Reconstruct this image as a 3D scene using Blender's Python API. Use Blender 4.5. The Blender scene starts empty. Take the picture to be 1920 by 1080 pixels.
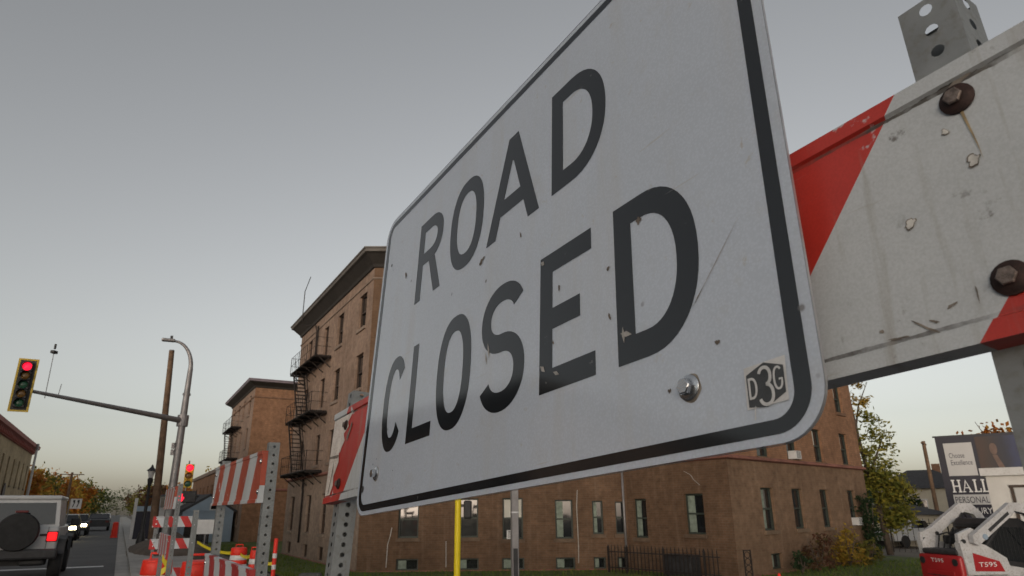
import bpy, bmesh, math, random
from mathutils import Vector, Matrix
from mathutils.geometry import tessellate_polygon
random.seed(7)
R = math.radians
scn = bpy.context.scene
col = scn.collection

# ------------------------------------------------------------------ camera, sky, sun, exposure
CAM_H = 1.5
PITCH, ROLL = R(18.59), R(-0.48)
cd = bpy.data.cameras.new('camera')
cam = bpy.data.objects.new('camera', cd)
col.objects.link(cam)
fwd = Vector((0, math.cos(PITCH), math.sin(PITCH)))
up0 = Vector((0, -math.sin(PITCH), math.cos(PITCH)))
rt0 = Vector((1, 0, 0))
rt = rt0 * math.cos(ROLL) + up0 * math.sin(ROLL)
up = up0 * math.cos(ROLL) - rt0 * math.sin(ROLL)
mw = Matrix.Identity(4)
for i in range(3):
    mw[i][0], mw[i][1], mw[i][2] = rt[i], up[i], -fwd[i]
mw[2][3] = CAM_H
cam.matrix_world = mw
cd.sensor_width = 36.0
cd.lens = 36.0 * 1236.0 / 1920.0
cd.dof.use_dof = True
cd.dof.focus_distance = 1.3
cd.dof.aperture_fstop = 13.0
cd.clip_start = 0.02
cd.clip_end = 5000
scn.camera = cam

SUN_EL, SUN_AZ = R(4.0), R(-166.0)        # azimuth from +Y, positive to the right
world = bpy.data.worlds.new('World')
scn.world = world
world.use_nodes = True
nt = world.node_tree
bg = nt.nodes['Background']
sky = nt.nodes.new('ShaderNodeTexSky')
sky.sky_type = 'NISHITA'
sky.sun_disc = False
sky.sun_elevation = SUN_EL
sky.sun_rotation = SUN_AZ
sky.air_density = 0.8
sky.dust_density = 1.9
sky.ozone_density = 1.5
hs = nt.nodes.new('ShaderNodeHueSaturation')
hs.inputs['Saturation'].default_value = 0.30
nt.links.new(sky.outputs[0], hs.inputs['Color'])
tint = nt.nodes.new('ShaderNodeMix')
tint.data_type = 'RGBA'; tint.blend_type = 'MULTIPLY'
tint.inputs['Factor'].default_value = 1.0
tint.inputs['B'].default_value = (1.058, 1.0, 0.928, 1)      # evening air, a little warmer
nt.links.new(hs.outputs[0], tint.inputs['A'])
nt.links.new(tint.outputs['Result'], bg.inputs['Color'])
bg.inputs['Strength'].default_value = 0.13

sd = bpy.data.lights.new('sun', 'SUN')
sun = bpy.data.objects.new('sun', sd)
col.objects.link(sun)
sd.energy = 0.08
sd.angle = R(14)
sd.color = (1.0, 0.86, 0.72)
sdir = Vector((math.sin(SUN_AZ) * math.cos(SUN_EL), math.cos(SUN_AZ) * math.cos(SUN_EL), math.sin(SUN_EL)))
sun.rotation_euler = sdir.to_track_quat('Z', 'Y').to_euler()
sun.location = sdir * 100

vs = scn.view_settings
vs.view_transform = 'Standard'
vs.look = 'None'
vs.exposure = 1.14
vs.gamma = 1.0
vs.use_curve_mapping = False

# ------------------------------------------------------------------ street frame: s along the street, l to its right
AZ = R(-29.5)
US = Vector((math.sin(AZ), math.cos(AZ), 0))
NS = Vector((math.cos(AZ), -math.sin(AZ), 0))
def W(s, l, z=0.0):
    return US * s + NS * l + Vector((0, 0, z))
GZ = -0.65
def sstep(t):
    t = max(0.0, min(1.0, t))
    return t * t * (3 - 2 * t)
def ground_z(l):
    return GZ * sstep((l - 2.6) / 3.6)

# ------------------------------------------------------------------ materials
def srgb(r, g, b):
    def f(c):
        c /= 255.0
        return c / 12.92 if c <= 0.04045 else ((c + 0.055) / 1.055) ** 2.4
    return (f(r), f(g), f(b), 1.0)
def new_mat(name):
    m = bpy.data.materials.new(name)
    m.use_nodes = True
    t = m.node_tree
    return m, t, t.nodes, t.links, t.nodes['Principled BSDF']
def setp(b, rough=0.6, metal=0.0, spec=0.5):
    b.inputs['Roughness'].default_value = rough
    b.inputs['Metallic'].default_value = metal
    b.inputs['Specular IOR Level'].default_value = spec
def coord(nd, kind):
    if kind == 'UV':
        n = nd.new('ShaderNodeTexCoord'); return n.outputs['UV']
    n = nd.new('ShaderNodeTexCoord'); return n.outputs['Object']
def noise(nd, lk, vec, scale, detail=4.0, rough=0.55):
    n = nd.new('ShaderNodeTexNoise')
    n.inputs['Scale'].default_value = scale
    n.inputs['Detail'].default_value = detail
    n.inputs['Roughness'].default_value = rough
    if vec is not None: lk.new(vec, n.inputs['Vector'])
    return n.outputs['Fac']
def ramp(nd, lk, fac, stops):
    r = nd.new('ShaderNodeValToRGB')
    e = r.color_ramp.elements
    while len(e) < len(stops): e.new(0.5)
    for i, (p, c) in enumerate(stops):
        e[i].position = p
        e[i].color = c if len(c) == 4 else (*c, 1)
    lk.new(fac, r.inputs['Fac'])
    return r.outputs['Color']
def mix(nd, lk, fac, a, b, mode='MIX'):
    n = nd.new('ShaderNodeMix')
    n.data_type = 'RGBA'; n.blend_type = mode
    for sock, v in ((n.inputs['Factor'], fac), (n.inputs['A'], a), (n.inputs['B'], b)):
        if isinstance(v, (int, float)): sock.default_value = v
        elif isinstance(v, tuple): sock.default_value = v if len(v) == 4 else (*v, 1)
        else: lk.new(v, sock)
    return n.outputs['Result']
def math_n(nd, lk, op, a, b=None):
    n = nd.new('ShaderNodeMath'); n.operation = op
    for i, v in enumerate((a, b)):
        if v is None: continue
        if isinstance(v, (int, float)): n.inputs[i].default_value = v
        else: lk.new(v, n.inputs[i])
    return n.outputs[0]
def bump(nd, lk, h, bsdf, strength=0.3, dist=0.01):
    n = nd.new('ShaderNodeBump')
    n.inputs['Strength'].default_value = strength
    n.inputs['Distance'].default_value = dist
    lk.new(h, n.inputs['Height'])
    lk.new(n.outputs[0], bsdf.inputs['Normal'])
BLK, WHT = (0, 0, 0, 1), (1, 1, 1, 1)
def worn(name, c, rough=0.6, metal=0.0, var=0.25, scale=3.0, spec=0.5, dirt=None, dirt_amt=0.5, bmp=0.1):
    """a colour with uneven wear over it"""
    m, t, nd, lk, b = new_mat(name)
    setp(b, rough, metal, spec)
    o = coord(nd, 'OBJ')
    n1 = noise(nd, lk, o, scale, 6)
    n2 = noise(nd, lk, o, scale * 7.3, 4)
    dk = tuple(x * (1 - var) for x in c[:3]); lt = tuple(min(1, x * (1 + var)) for x in c[:3])
    cc = ramp(nd, lk, n1, [(0.3, dk), (0.7, lt)])
    if dirt:
        f = ramp(nd, lk, n2, [(0.52, BLK), (0.72, (dirt_amt,) * 3)])
        cc = mix(nd, lk, f, cc, dirt)
    lk.new(cc, b.inputs['Base Color'])
    rr = nd.new('ShaderNodeMapRange')
    rr.inputs['To Min'].default_value = max(0.02, rough - 0.12); rr.inputs['To Max'].default_value = min(1, rough + 0.12)
    lk.new(n2, rr.inputs['Value']); lk.new(rr.outputs[0], b.inputs['Roughness'])
    if bmp: bump(nd, lk, n2, b, bmp, 0.01)
    return m
def brick(name, c1, c2, mortar, grime=None):
    grime = grime or tuple(x * 0.45 for x in c2)
    m, t, nd, lk, b = new_mat(name)
    setp(b, 0.88, 0, 0.2)
    uv = coord(nd, 'UV')
    bt = nd.new('ShaderNodeTexBrick')
    bt.inputs['Scale'].default_value = 1.0
    bt.inputs['Brick Width'].default_value = 0.24
    bt.inputs['Row Height'].default_value = 0.08
    bt.inputs['Mortar Size'].default_value = 0.008
    bt.inputs['Color1'].default_value = (*c1, 1); bt.inputs['Color2'].default_value = (*c2, 1)
    bt.inputs['Mortar'].default_value = (*mortar, 1)
    lk.new(uv, bt.inputs['Vector'])
    o = coord(nd, 'OBJ')
    n1 = noise(nd, lk, o, 0.55, 6, 0.6)
    n2 = noise(nd, lk, o, 4.0, 5, 0.6)
    f1 = ramp(nd, lk, n1, [(0.38, BLK), (0.75, (0.55,) * 3)])
    c = mix(nd, lk, f1, bt.outputs['Color'], grime)
    mp = nd.new('ShaderNodeMapping'); mp.inputs['Scale'].default_value = (2.2, 0.18, 1)
    lk.new(uv, mp.inputs['Vector'])
    st = noise(nd, lk, mp.outputs[0], 1.6, 5, 0.6)
    fs = ramp(nd, lk, st, [(0.52, BLK), (0.8, (0.35,) * 3)])
    c = mix(nd, lk, fs, c, tuple(min(1, x * 1.7 + 0.01) for x in mortar))
    f2 = ramp(nd, lk, n2, [(0.3, (0.75,) * 3), (0.7, (1.15,) * 3)])
    c = mix(nd, lk, 1.0, c, f2, 'MULTIPLY')
    lk.new(c, b.inputs['Base Color'])
    bump(nd, lk, bt.outputs['Fac'], b, -0.35, 0.008)
    return m
def glassy(name, c=(0.012, 0.014, 0.016), rough=0.04):
    m, t, nd, lk, b = new_mat(name)
    setp(b, rough, 0, 0.9)
    b.inputs['Base Color'].default_value = (*c, 1)
    o = coord(nd, 'OBJ')
    n = noise(nd, lk, o, 0.9, 2)
    bump(nd, lk, n, b, 0.06, 0.05)
    return m
def glow(name, c, strength):
    m, t, nd, lk, b = new_mat(name)
    b.inputs['Base Color'].default_value = (*c, 1)
    b.inputs['Emission Color'].default_value = (*c, 1)
    b.inputs['Emission Strength'].default_value = strength
    setp(b, 0.4)
    return m
def leaf_mat(name, cols):
    m, t, nd, lk, b = new_mat(name)
    setp(b, 0.7, 0, 0.25)
    g = nd.new('ShaderNodeNewGeometry')
    o = coord(nd, 'OBJ')
    n = noise(nd, lk, o, 0.8, 3)
    f = math_n(nd, lk, 'ADD', math_n(nd, lk, 'MULTIPLY', g.outputs['Random Per Island'], 0.55), math_n(nd, lk, 'MULTIPLY', n, 0.6))
    k = len(cols) - 1
    c = ramp(nd, lk, f, [(0.18 + 0.7 * i / k, cc) for i, cc in enumerate(cols)])
    lk.new(c, b.inputs['Base Color'])
    tr = nd.new('ShaderNodeBsdfTranslucent'); lk.new(c, tr.inputs['Color'])
    ms = nd.new('ShaderNodeMixShader'); ms.inputs[0].default_value = 0.3
    lk.new(b.outputs[0], ms.inputs[1]); lk.new(tr.outputs[0], ms.inputs[2])
    lk.new(ms.outputs[0], nd['Material Output'].inputs['Surface'])
    return m
def stripe_mat(name, phase, red=(0.40, 0.022, 0.012), period=0.4755, slope=0.83, peel=0.5, sheen=0.25, grey=0.62, lips=None):
    """white retro-reflective sheeting with diagonal red bars, scuffed and peeling; object x along, z up"""
    m, t, nd, lk, b = new_mat(name)
    setp(b, 0.32, 0, 0.5)
    o = coord(nd, 'OBJ')
    sx = nd.new('ShaderNodeSeparateXYZ'); lk.new(o, sx.inputs[0])
    wob = noise(nd, lk, o, 9, 4)
    q = math_n(nd, lk, 'SUBTRACT', sx.outputs['X'], math_n(nd, lk, 'MULTIPLY', sx.outputs['Z'], slope))
    q = math_n(nd, lk, 'ADD', q, phase)
    fr = math_n(nd, lk, 'FRACT', math_n(nd, lk, 'DIVIDE', q, period))
    isr = math_n(nd, lk, 'LESS_THAN', fr, 0.5)
    n1 = noise(nd, lk, o, 13, 6, 0.62)
    n2 = noise(nd, lk, o, 55, 5, 0.65)
    n3 = noise(nd, lk, o, 3.5, 5, 0.6)
    redc = ramp(nd, lk, n3, [(0.3, tuple(x * 0.8 for x in red)), (0.75, tuple(min(1, x * 1.25 + 0.02) for x in red))])
    whc = ramp(nd, lk, n3, [(0.3, (grey * 0.72, grey * 0.77, grey * 0.81)), (0.7, (grey * 0.92, grey * 0.98, grey * 1.03))])
    pe = ramp(nd, lk, n1, [(0.66 - 0.12 * peel, BLK), (0.69 - 0.12 * peel, WHT)])
    isr2 = math_n(nd, lk, 'MULTIPLY', isr, math_n(nd, lk, 'SUBTRACT', 1.0, pe))
    c = mix(nd, lk, isr2, whc, redc)
    sp = ramp(nd, lk, n2, [(0.62, BLK), (0.70, (0.75,) * 3)])
    sp2 = math_n(nd, lk, 'MULTIPLY', sp, ramp(nd, lk, n1, [(0.45, BLK), (0.6, WHT)]))
    c = mix(nd, lk, sp2, c, (0.07, 0.055, 0.04))
    # grime caught along the board's lips, and a fine grain over the sheeting
    if lips:
        for zl in lips:
            dz = math_n(nd, lk, 'ABSOLUTE', math_n(nd, lk, 'SUBTRACT', sx.outputs['Z'], zl))
            band = math_n(nd, lk, 'LESS_THAN', dz, math_n(nd, lk, 'MULTIPLY', n2, 0.0042))
            c = mix(nd, lk, math_n(nd, lk, 'MULTIPLY', band, ramp(nd, lk, n1, [(0.4, (0.15,) * 3), (0.6, (0.95,) * 3)])), c, (0.05, 0.042, 0.035))
        g_ = ramp(nd, lk, noise(nd, lk, o, 420, 2), [(0.35, (0.92,) * 3), (0.65, (1.04,) * 3)])
        c = mix(nd, lk, 1.0, c, g_, 'MULTIPLY')
        mp2 = nd.new('ShaderNodeMapping'); mp2.inputs['Scale'].default_value = (60, 10, 5); lk.new(o, mp2.inputs['Vector'])
        st_ = ramp(nd, lk, noise(nd, lk, mp2.outputs[0], 1.0, 4, 0.6), [(0.56, BLK), (0.75, (0.45,) * 3)])
        c = mix(nd, lk, st_, c, (0.22, 0.19, 0.15))
    # scuff lines
    mp = nd.new('ShaderNodeMapping'); mp.inputs['Rotation'].default_value = (0, 0.6, 0); mp.inputs['Scale'].default_value = (4, 4, 60)
    lk.new(o, mp.inputs['Vector'])
    sc = ramp(nd, lk, noise(nd, lk, mp.outputs[0], 2.0, 3, 0.5), [(0.68, BLK), (0.74, (0.4,) * 3)])
    c = mix(nd, lk, sc, c, (0.33, 0.31, 0.29))
    lk.new(c, b.inputs['Base Color'])
    rr = nd.new('ShaderNodeMapRange'); rr.inputs['To Min'].default_value = sheen; rr.inputs['To Max'].default_value = sheen + 0.35
    lk.new(n1, rr.inputs['Value']); lk.new(rr.outputs[0], b.inputs['Roughness'])
    bump(nd, lk, n1, b, 0.12, 0.004)
    return m

M = {}
M['brick'] = brick('brown brick', (0.165, 0.098, 0.060), (0.130, 0.076, 0.047), (0.155, 0.11, 0.078))
M['brick_face'] = brick('tan brick', (0.325, 0.225, 0.17), (0.27, 0.185, 0.14), (0.28, 0.22, 0.18))
M['brick_far'] = brick('orange brown brick', (0.33, 0.18, 0.105), (0.27, 0.145, 0.085), (0.2, 0.12, 0.08))
M['brick_low'] = brick('dull greyish tan brick', (0.34, 0.255, 0.20), (0.29, 0.215, 0.17), (0.29, 0.235, 0.19))
M['brick_dull'] = brick('dull brown brick', (0.235, 0.145, 0.093), (0.19, 0.118, 0.075), (0.21, 0.15, 0.105))
M['brick_cream'] = brick('cream brick', (0.60, 0.46, 0.27), (0.54, 0.41, 0.24), (0.25, 0.2, 0.14), (0.12, 0.09, 0.05))
M['stone_red'] = worn('red sandstone base', (0.24, 0.10, 0.075), 0.85, var=0.3, scale=1.5, dirt=(0.10, 0.05, 0.04, 1))
M['cornice'] = worn('painted grey cornice', (0.13, 0.118, 0.108), 0.7, var=0.2, scale=2)
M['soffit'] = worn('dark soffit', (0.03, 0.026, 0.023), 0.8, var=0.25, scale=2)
M['cornice_lilac'] = worn('pale metal cornice cap', (0.22, 0.185, 0.215), 0.55, var=0.15, scale=2)
M['red_cornice'] = worn('red painted cornice', (0.32, 0.07, 0.05), 0.6, var=0.2, scale=2)
M['roofing'] = worn('tar roofing', (0.05, 0.05, 0.05), 0.9)
M['glass'] = glassy('window glass')
M['glass_bright'] = glassy('old wavy window glass', (0.03, 0.032, 0.03), 0.03)
M['sash'] = worn('dark green window sash', (0.035, 0.045, 0.036), 0.6, var=0.2, scale=5)
M['sash_brown'] = worn('dark brown window sash', (0.05, 0.03, 0.02), 0.6, var=0.2, scale=5)
M['blind'] = worn('pale window shade', (0.55, 0.54, 0.48), 0.8, var=0.1, scale=2)
M['curtain'] = worn('grey green curtain', (0.20, 0.24, 0.20), 0.85, var=0.3, scale=6)
M['iron'] = worn('rusty black iron', (0.03, 0.024, 0.022), 0.75, 0.3, var=0.4, scale=6)
M['galv'] = worn('galvanised steel', (0.23, 0.245, 0.25), 0.55, 0.4, var=0.18, scale=14, dirt=(0.16, 0.15, 0.13, 1), dirt_amt=0.5)
M['galv_pole'] = worn('weathered galvanised pole', (0.27, 0.26, 0.265), 0.5, 0.5, var=0.2, scale=5)
M['alu'] = worn('bare aluminium edge', (0.55, 0.56, 0.58), 0.4, 0.7, var=0.12, scale=20)
M['zinc'] = worn('zinc plated bolt', (0.66, 0.67, 0.68), 0.16, 1.0, var=0.1, scale=60)
M['rust'] = worn('rusty bolt', (0.028, 0.014, 0.012), 0.7, 0.3, var=0.6, scale=120, dirt=(0.08, 0.04, 0.03, 1))
M['bolt_worn'] = worn('worn steel bolt head', (0.17, 0.14, 0.125), 0.55, 0.5, var=0.5, scale=150, dirt=(0.06, 0.03, 0.02, 1), dirt_amt=0.8)
M['rust_stain'] = worn('orange rust streak', (0.33, 0.25, 0.14), 0.7, 0, var=0.4, scale=80)
M['wood'] = worn('weathered pole wood', (0.15, 0.095, 0.06), 0.9, 0, var=0.4, scale=4, bmp=0.4)
M['plank'] = worn('raw lumber', (0.42, 0.29, 0.14), 0.8, 0, var=0.2, scale=6)
M['black'] = worn('black paint', (0.02, 0.02, 0.022), 0.5, 0, var=0.3, scale=8)
M['rubber'] = worn('black rubber', (0.018, 0.018, 0.019), 0.8, 0, var=0.3, scale=10)
M['plastic'] = worn('dark plastic', (0.03, 0.03, 0.033), 0.6, 0, var=0.3, scale=10)
M['white_paint'] = worn('white car paint', (0.47, 0.48, 0.49), 0.3, 0, var=0.06, scale=2)
M['white_dull'] = worn('dull white paint', (0.58, 0.58, 0.58), 0.55, 0, var=0.1, scale=2, dirt=(0.3, 0.28, 0.25, 1), dirt_amt=0.4)
M['sig_yellow'] = worn('yellow signal paint', (0.62, 0.42, 0.04), 0.5, 0, var=0.12, scale=5)
M['post_yellow'] = worn('bright yellow paint', (0.80, 0.62, 0.01), 0.45, 0, var=0.08, scale=5)
M['red_light'] = glow('lit red lens', (1.0, 0.008, 0.035), 0.9)
M['tail'] = glow('lit tail lamp', (0.8, 0.008, 0.012), 0.6)
M['dark_red'] = worn('unlit red lens', (0.12, 0.01, 0.012), 0.3, 0, var=0.2, scale=20)
M['headlight'] = glow('lit headlamp', (1.0, 0.85, 0.5), 9.0)
M['amber_off'] = worn('unlit amber lens', (0.16, 0.08, 0.015), 0.25, 0, var=0.2, scale=20)
M['green_off'] = worn('unlit green lens', (0.02, 0.09, 0.05), 0.25, 0, var=0.2, scale=20)
M['orange'] = worn('orange red plastic', (0.85, 0.03, 0.012), 0.5, 0, var=0.1, scale=4, dirt=(0.3, 0.05, 0.02, 1), dirt_amt=0.3)
M['reflect'] = worn('white reflective band', (0.72, 0.72, 0.72), 0.35, 0, var=0.08, scale=6)
M['tape'] = worn('yellow tape', (0.72, 0.60, 0.03), 0.5, 0, var=0.1, scale=6)
M['sandbag'] = worn('grey sandbag cloth', (0.10, 0.10, 0.095), 0.95, 0, var=0.3, scale=6, bmp=0.5)
M['loader_white'] = worn('white machine paint', (0.52, 0.52, 0.53), 0.35, 0, var=0.14, scale=3, dirt=(0.2, 0.17, 0.13, 1), dirt_amt=0.6)
M['loader_red'] = worn('red machine paint', (0.36, 0.014, 0.018), 0.4, 0, var=0.1, scale=2)
M['navy'] = worn('navy billboard vinyl', (0.007, 0.007, 0.022), 0.5, 0, var=0.15, scale=1)
M['grey_vinyl'] = worn('pale grey billboard vinyl', (0.50, 0.50, 0.50), 0.5, 0, var=0.04, scale=1)
M['ink'] = worn('dark lettering', (0.03, 0.03, 0.05), 0.6, 0)
M['siding'] = worn('beige house siding', (0.50, 0.46, 0.37), 0.8, 0, var=0.08, scale=2)
M['siding_white'] = worn('white siding', (0.60, 0.59, 0.57), 0.7, 0, var=0.08, scale=2)
M['siding_blue'] = worn('blue grey siding', (0.28, 0.36, 0.45), 0.7, 0, var=0.08, scale=2)
M['shingle'] = worn('dark shingles', (0.045, 0.045, 0.05), 0.9, 0, var=0.3, scale=5)
M['concrete'] = worn('concrete', (0.36, 0.35, 0.33), 0.85, 0, var=0.22, scale=1.2, dirt=(0.2, 0.18, 0.15, 1))
M['asphalt'] = worn('asphalt', (0.075, 0.076, 0.078), 0.85, 0, var=0.22, scale=0.6, dirt=(0.11, 0.11, 0.11, 1), dirt_amt=0.5, bmp=0.25)
M['dirt'] = worn('brown dirt', (0.10, 0.078, 0.06), 0.95, 0, var=0.35, scale=2.5, dirt=(0.06, 0.045, 0.035, 1), bmp=0.6)
M['ground'] = worn('bare gravelly earth', (0.16, 0.14, 0.115), 0.95, 0, var=0.3, scale=0.7, dirt=(0.1, 0.085, 0.07, 1), bmp=0.5)
M['lawn'] = worn('lawn soil and thatch', (0.075, 0.105, 0.022), 0.95, 0, var=0.4, scale=2.5)
M['grass'] = leaf_mat('grass blades', [(0.05, 0.09, 0.014), (0.11, 0.17, 0.025), (0.17, 0.17, 0.05)])
M['bark'] = worn('bark', (0.09, 0.07, 0.055), 0.9, 0, var=0.3, scale=6, bmp=0.5)
M['leaf_orange'] = leaf_mat('orange autumn leaves', [(0.26, 0.075, 0.015), (0.36, 0.13, 0.02), (0.32, 0.18, 0.03)])
M['leaf_gold'] = leaf_mat('gold autumn leaves', [(0.19, 0.16, 0.025), (0.33, 0.23, 0.035), (0.38, 0.21, 0.035)])
M['leaf_olive'] = leaf_mat('olive leaves', [(0.07, 0.08, 0.018), (0.13, 0.13, 0.025), (0.20, 0.15, 0.03)])
M['leaf_green'] = leaf_mat('green leaves', [(0.035, 0.06, 0.02), (0.06, 0.09, 0.025), (0.10, 0.10, 0.03)])
M['leaf_yg'] = leaf_mat('yellow green leaves', [(0.07, 0.10, 0.022), (0.18, 0.18, 0.032), (0.30, 0.25, 0.04)])
M['leaf_dark'] = leaf_mat('dark evergreen leaves', [(0.012, 0.03, 0.012), (0.025, 0.05, 0.02), (0.04, 0.06, 0.025)])
M['leaf_rust'] = leaf_mat('rusty red leaves', [(0.06, 0.035, 0.02), (0.12, 0.05, 0.03), (0.10, 0.085, 0.03)])

# ------------------------------------------------------------------ mesh helpers
class MB:
    def __init__(s): s.v = []; s.f = []; s.uv = []; s.fm = []; s.mi = 0
    def add(s, vs_, fs, uvs=None):
        b = len(s.v)
        s.v += [Vector(p) for p in vs_]
        s.uv += list(uvs) if uvs else [(0, 0)] * len(vs_)
        for f in fs:
            s.f.append(tuple(i + b for i in f)); s.fm.append(s.mi)
        return s
    def box(s, c, sz, m=None):
        x, y, z = (k / 2 for k in sz); c = Vector(c)
        p = [Vector((i * x, j * y, k * z)) for i in (-1, 1) for j in (-1, 1) for k in (-1, 1)]
        p = [c + ((m @ q) if m else q) for q in p]
        return s.add(p, [(0, 1, 3, 2), (4, 6, 7, 5), (0, 4, 5, 1), (2, 3, 7, 6), (0, 2, 6, 4), (1, 5, 7, 3)])
    def rbox(s, c, sz, r=0.02, seg=2, m=None):
        bm = bmesh.new(); bmesh.ops.create_cube(bm, size=1.0)
        for v in bm.verts: v.co = Vector((v.co.x * sz[0], v.co.y * sz[1], v.co.z * sz[2]))
        bmesh.ops.bevel(bm, geom=list(bm.edges), offset=r, segments=seg, profile=0.5, affect='EDGES')
        return s.bm(bm, c, m)
    def bm(s, bm, c=(0, 0, 0), m=None):
        c = Vector(c); bm.verts.index_update()
        s.add([c + ((m @ v.co) if m else v.co) for v in bm.verts], [tuple(v.index for v in f.verts) for f in bm.faces])
        bm.free(); return s
    def tube(s, pts, rad, n=8, cap=True):
        pts = [Vector(p) for p in pts]
        rads = rad if isinstance(rad, (list, tuple)) else [rad] * len(pts)
        rings = []; ref = None
        for i, p in enumerate(pts):
            d = (pts[min(i + 1, len(pts) - 1)] - pts[max(i - 1, 0)]).normalized()
            if ref is None: ref = Vector((1, 0, 0)) if abs(d.x) < 0.8 else Vector((0, 1, 0))
            a = (ref - d * ref.dot(d)).normalized(); bb = d.cross(a); ref = a
            rings.append([p + (a * math.cos(2 * math.pi * k / n) + bb * math.sin(2 * math.pi * k / n)) * rads[i] for k in range(n)])
        vs_ = [q for r in rings for q in r]
        fs = [(i * n + k, i * n + (k + 1) % n, (i + 1) * n + (k + 1) % n, (i + 1) * n + k) for i in range(len(pts) - 1) for k in range(n)]
        if cap: fs += [tuple(range(n))[::-1], tuple((len(pts) - 1) * n + k for k in range(n))]
        return s.add(vs_, fs)
    def lathe(s, prof, n=20, c=(0, 0, 0), m=None):
        """prof: (radius, z) list"""
        c = Vector(c); vs_ = []
        for r_, z in prof:
            for k in range(n):
                q = Vector((r_ * math.cos(2 * math.pi * k / n), r_ * math.sin(2 * math.pi * k / n), z))
                vs_.append(c + ((m @ q) if m else q))
        fs = [(i * n + k, i * n + (k + 1) % n, (i + 1) * n + (k + 1) % n, (i + 1) * n + k) for i in range(len(prof) - 1) for k in range(n)]
        fs += [tuple(range(n))[::-1], tuple((len(prof) - 1) * n + k for k in range(n))]
        return s.add(vs_, fs)
    def prism(s, poly, d0, d1, fn):
        """poly 2D outline extruded from depth d0 to d1; fn(a, b, d) -> point"""
        n = len(poly)
        vs_ = [fn(a, b, d0) for a, b in poly] + [fn(a, b, d1) for a, b in poly]
        s.add(vs_, [tuple(range(n)), tuple(range(2 * n - 1, n - 1, -1))] + [(i, i + n, (i + 1) % n + n, (i + 1) % n) for i in range(n)])
        return s
    def flat(s, loops, fn, d=0.0):
        """filled outline with holes (tessellated)"""
        ls = [[Vector((a, b, 0)) for a, b in lp] for lp in loops]
        tr = tessellate_polygon(ls)
        s.add([fn(p.x, p.y, d) for lp in ls for p in lp], tr)
        return s
    def build(s, name, mat, parent=None, smooth=False, world=False):
        vs_ = s.v
        if world and parent is not None:
            inv = parent.matrix_basis.inverted(); vs_ = [inv @ p for p in vs_]
        me = bpy.data.meshes.new(name)
        me.from_pydata([tuple(p) for p in vs_], [], s.f)
        mats = mat if isinstance(mat, (list, tuple)) else [mat]
        for mm in mats: me.materials.append(M[mm] if isinstance(mm, str) else mm)
        if len(mats) > 1: me.polygons.foreach_set('material_index', s.fm)
        if any(u != (0, 0) for u in s.uv):
            ul = me.uv_layers.new(name='UVMap')
            for lp in me.loops: ul.data[lp.index].uv = s.uv[lp.vertex_index]
        if smooth: me.polygons.foreach_set('use_smooth', [True] * len(me.polygons))
        me.update()
        o = bpy.data.objects.new(name, me); col.objects.link(o)
        if parent is not None: o.parent = parent
        return o
def recalc(o):
    bm = bmesh.new(); bm.from_mesh(o.data); bmesh.ops.recalc_face_normals(bm, faces=bm.faces); bm.to_mesh(o.data); bm.free(); return o
def smooth_by_angle(o, ang=40):
    me = o.data
    me.polygons.foreach_set('use_smooth', [True] * len(me.polygons))
    try: me.set_sharp_from_angle(angle=R(ang))
    except Exception: pass
    return o
def tag(o, label, cat, group=None):
    o['label'] = label; o['category'] = cat
    if group: o['group'] = group
    return o
def thing(name, label, cat, loc=(0, 0, 0), rz=0.0, group=None, mat4=None):
    o = bpy.data.objects.new(name, None); col.objects.link(o)
    o.empty_display_size = 0.2
    if mat4 is not None: o.matrix_basis = mat4
    else:
        o.location = loc; o.rotation_euler = (0, 0, rz)
        o.matrix_basis = Matrix.Translation(Vector(loc)) @ Matrix.Rotation(rz, 4, 'Z')
    return tag(o, label, cat, group)
def struct(o): o['kind'] = 'structure'; return o
def stuff(o): o['kind'] = 'stuff'; return o
def dup(root, mat4, label=None):
    r = root.copy(); col.objects.link(r); r.matrix_basis = mat4
    if label: r['label'] = label
    for ch in list(root.children):
        c = ch.copy(); col.objects.link(c); c.parent = r
        for g in list(ch.children):
            d = g.copy(); col.objects.link(d); d.parent = c
    return r
def frame4(o, x, y, z):
    m = Matrix.Identity(4)
    for i in range(3):
        m[i][0], m[i][1], m[i][2], m[i][3] = x[i], y[i], z[i], o[i]
    return m
def LZ(loc, rz): return Matrix.Translation(Vector(loc)) @ Matrix.Rotation(rz, 4, 'Z')
def text_mesh(body, size, fn, mb, width=None):
    c = bpy.data.curves.new('t', 'FONT'); c.body = body; c.size = size; c.resolution_u = 4
    o = bpy.data.objects.new('t', c); col.objects.link(o)
    dg = bpy.context.evaluated_depsgraph_get(); dg.update()
    me = bpy.data.meshes.new_from_object(o.evaluated_get(dg))
    xs = [v.co.x for v in me.vertices]; k = 1.0
    if width: k = width / (max(xs) - min(xs))
    x0 = min(xs)
    mb.add([fn((v.co.x - x0) * k, v.co.y, 0) for v in me.vertices], [tuple(p.vertices) for p in me.polygons])
    bpy.data.objects.remove(o); bpy.data.curves.remove(c); bpy.data.meshes.remove(me)
RS = AZ * -1      # rotation that turns local +y onto the street direction

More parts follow.
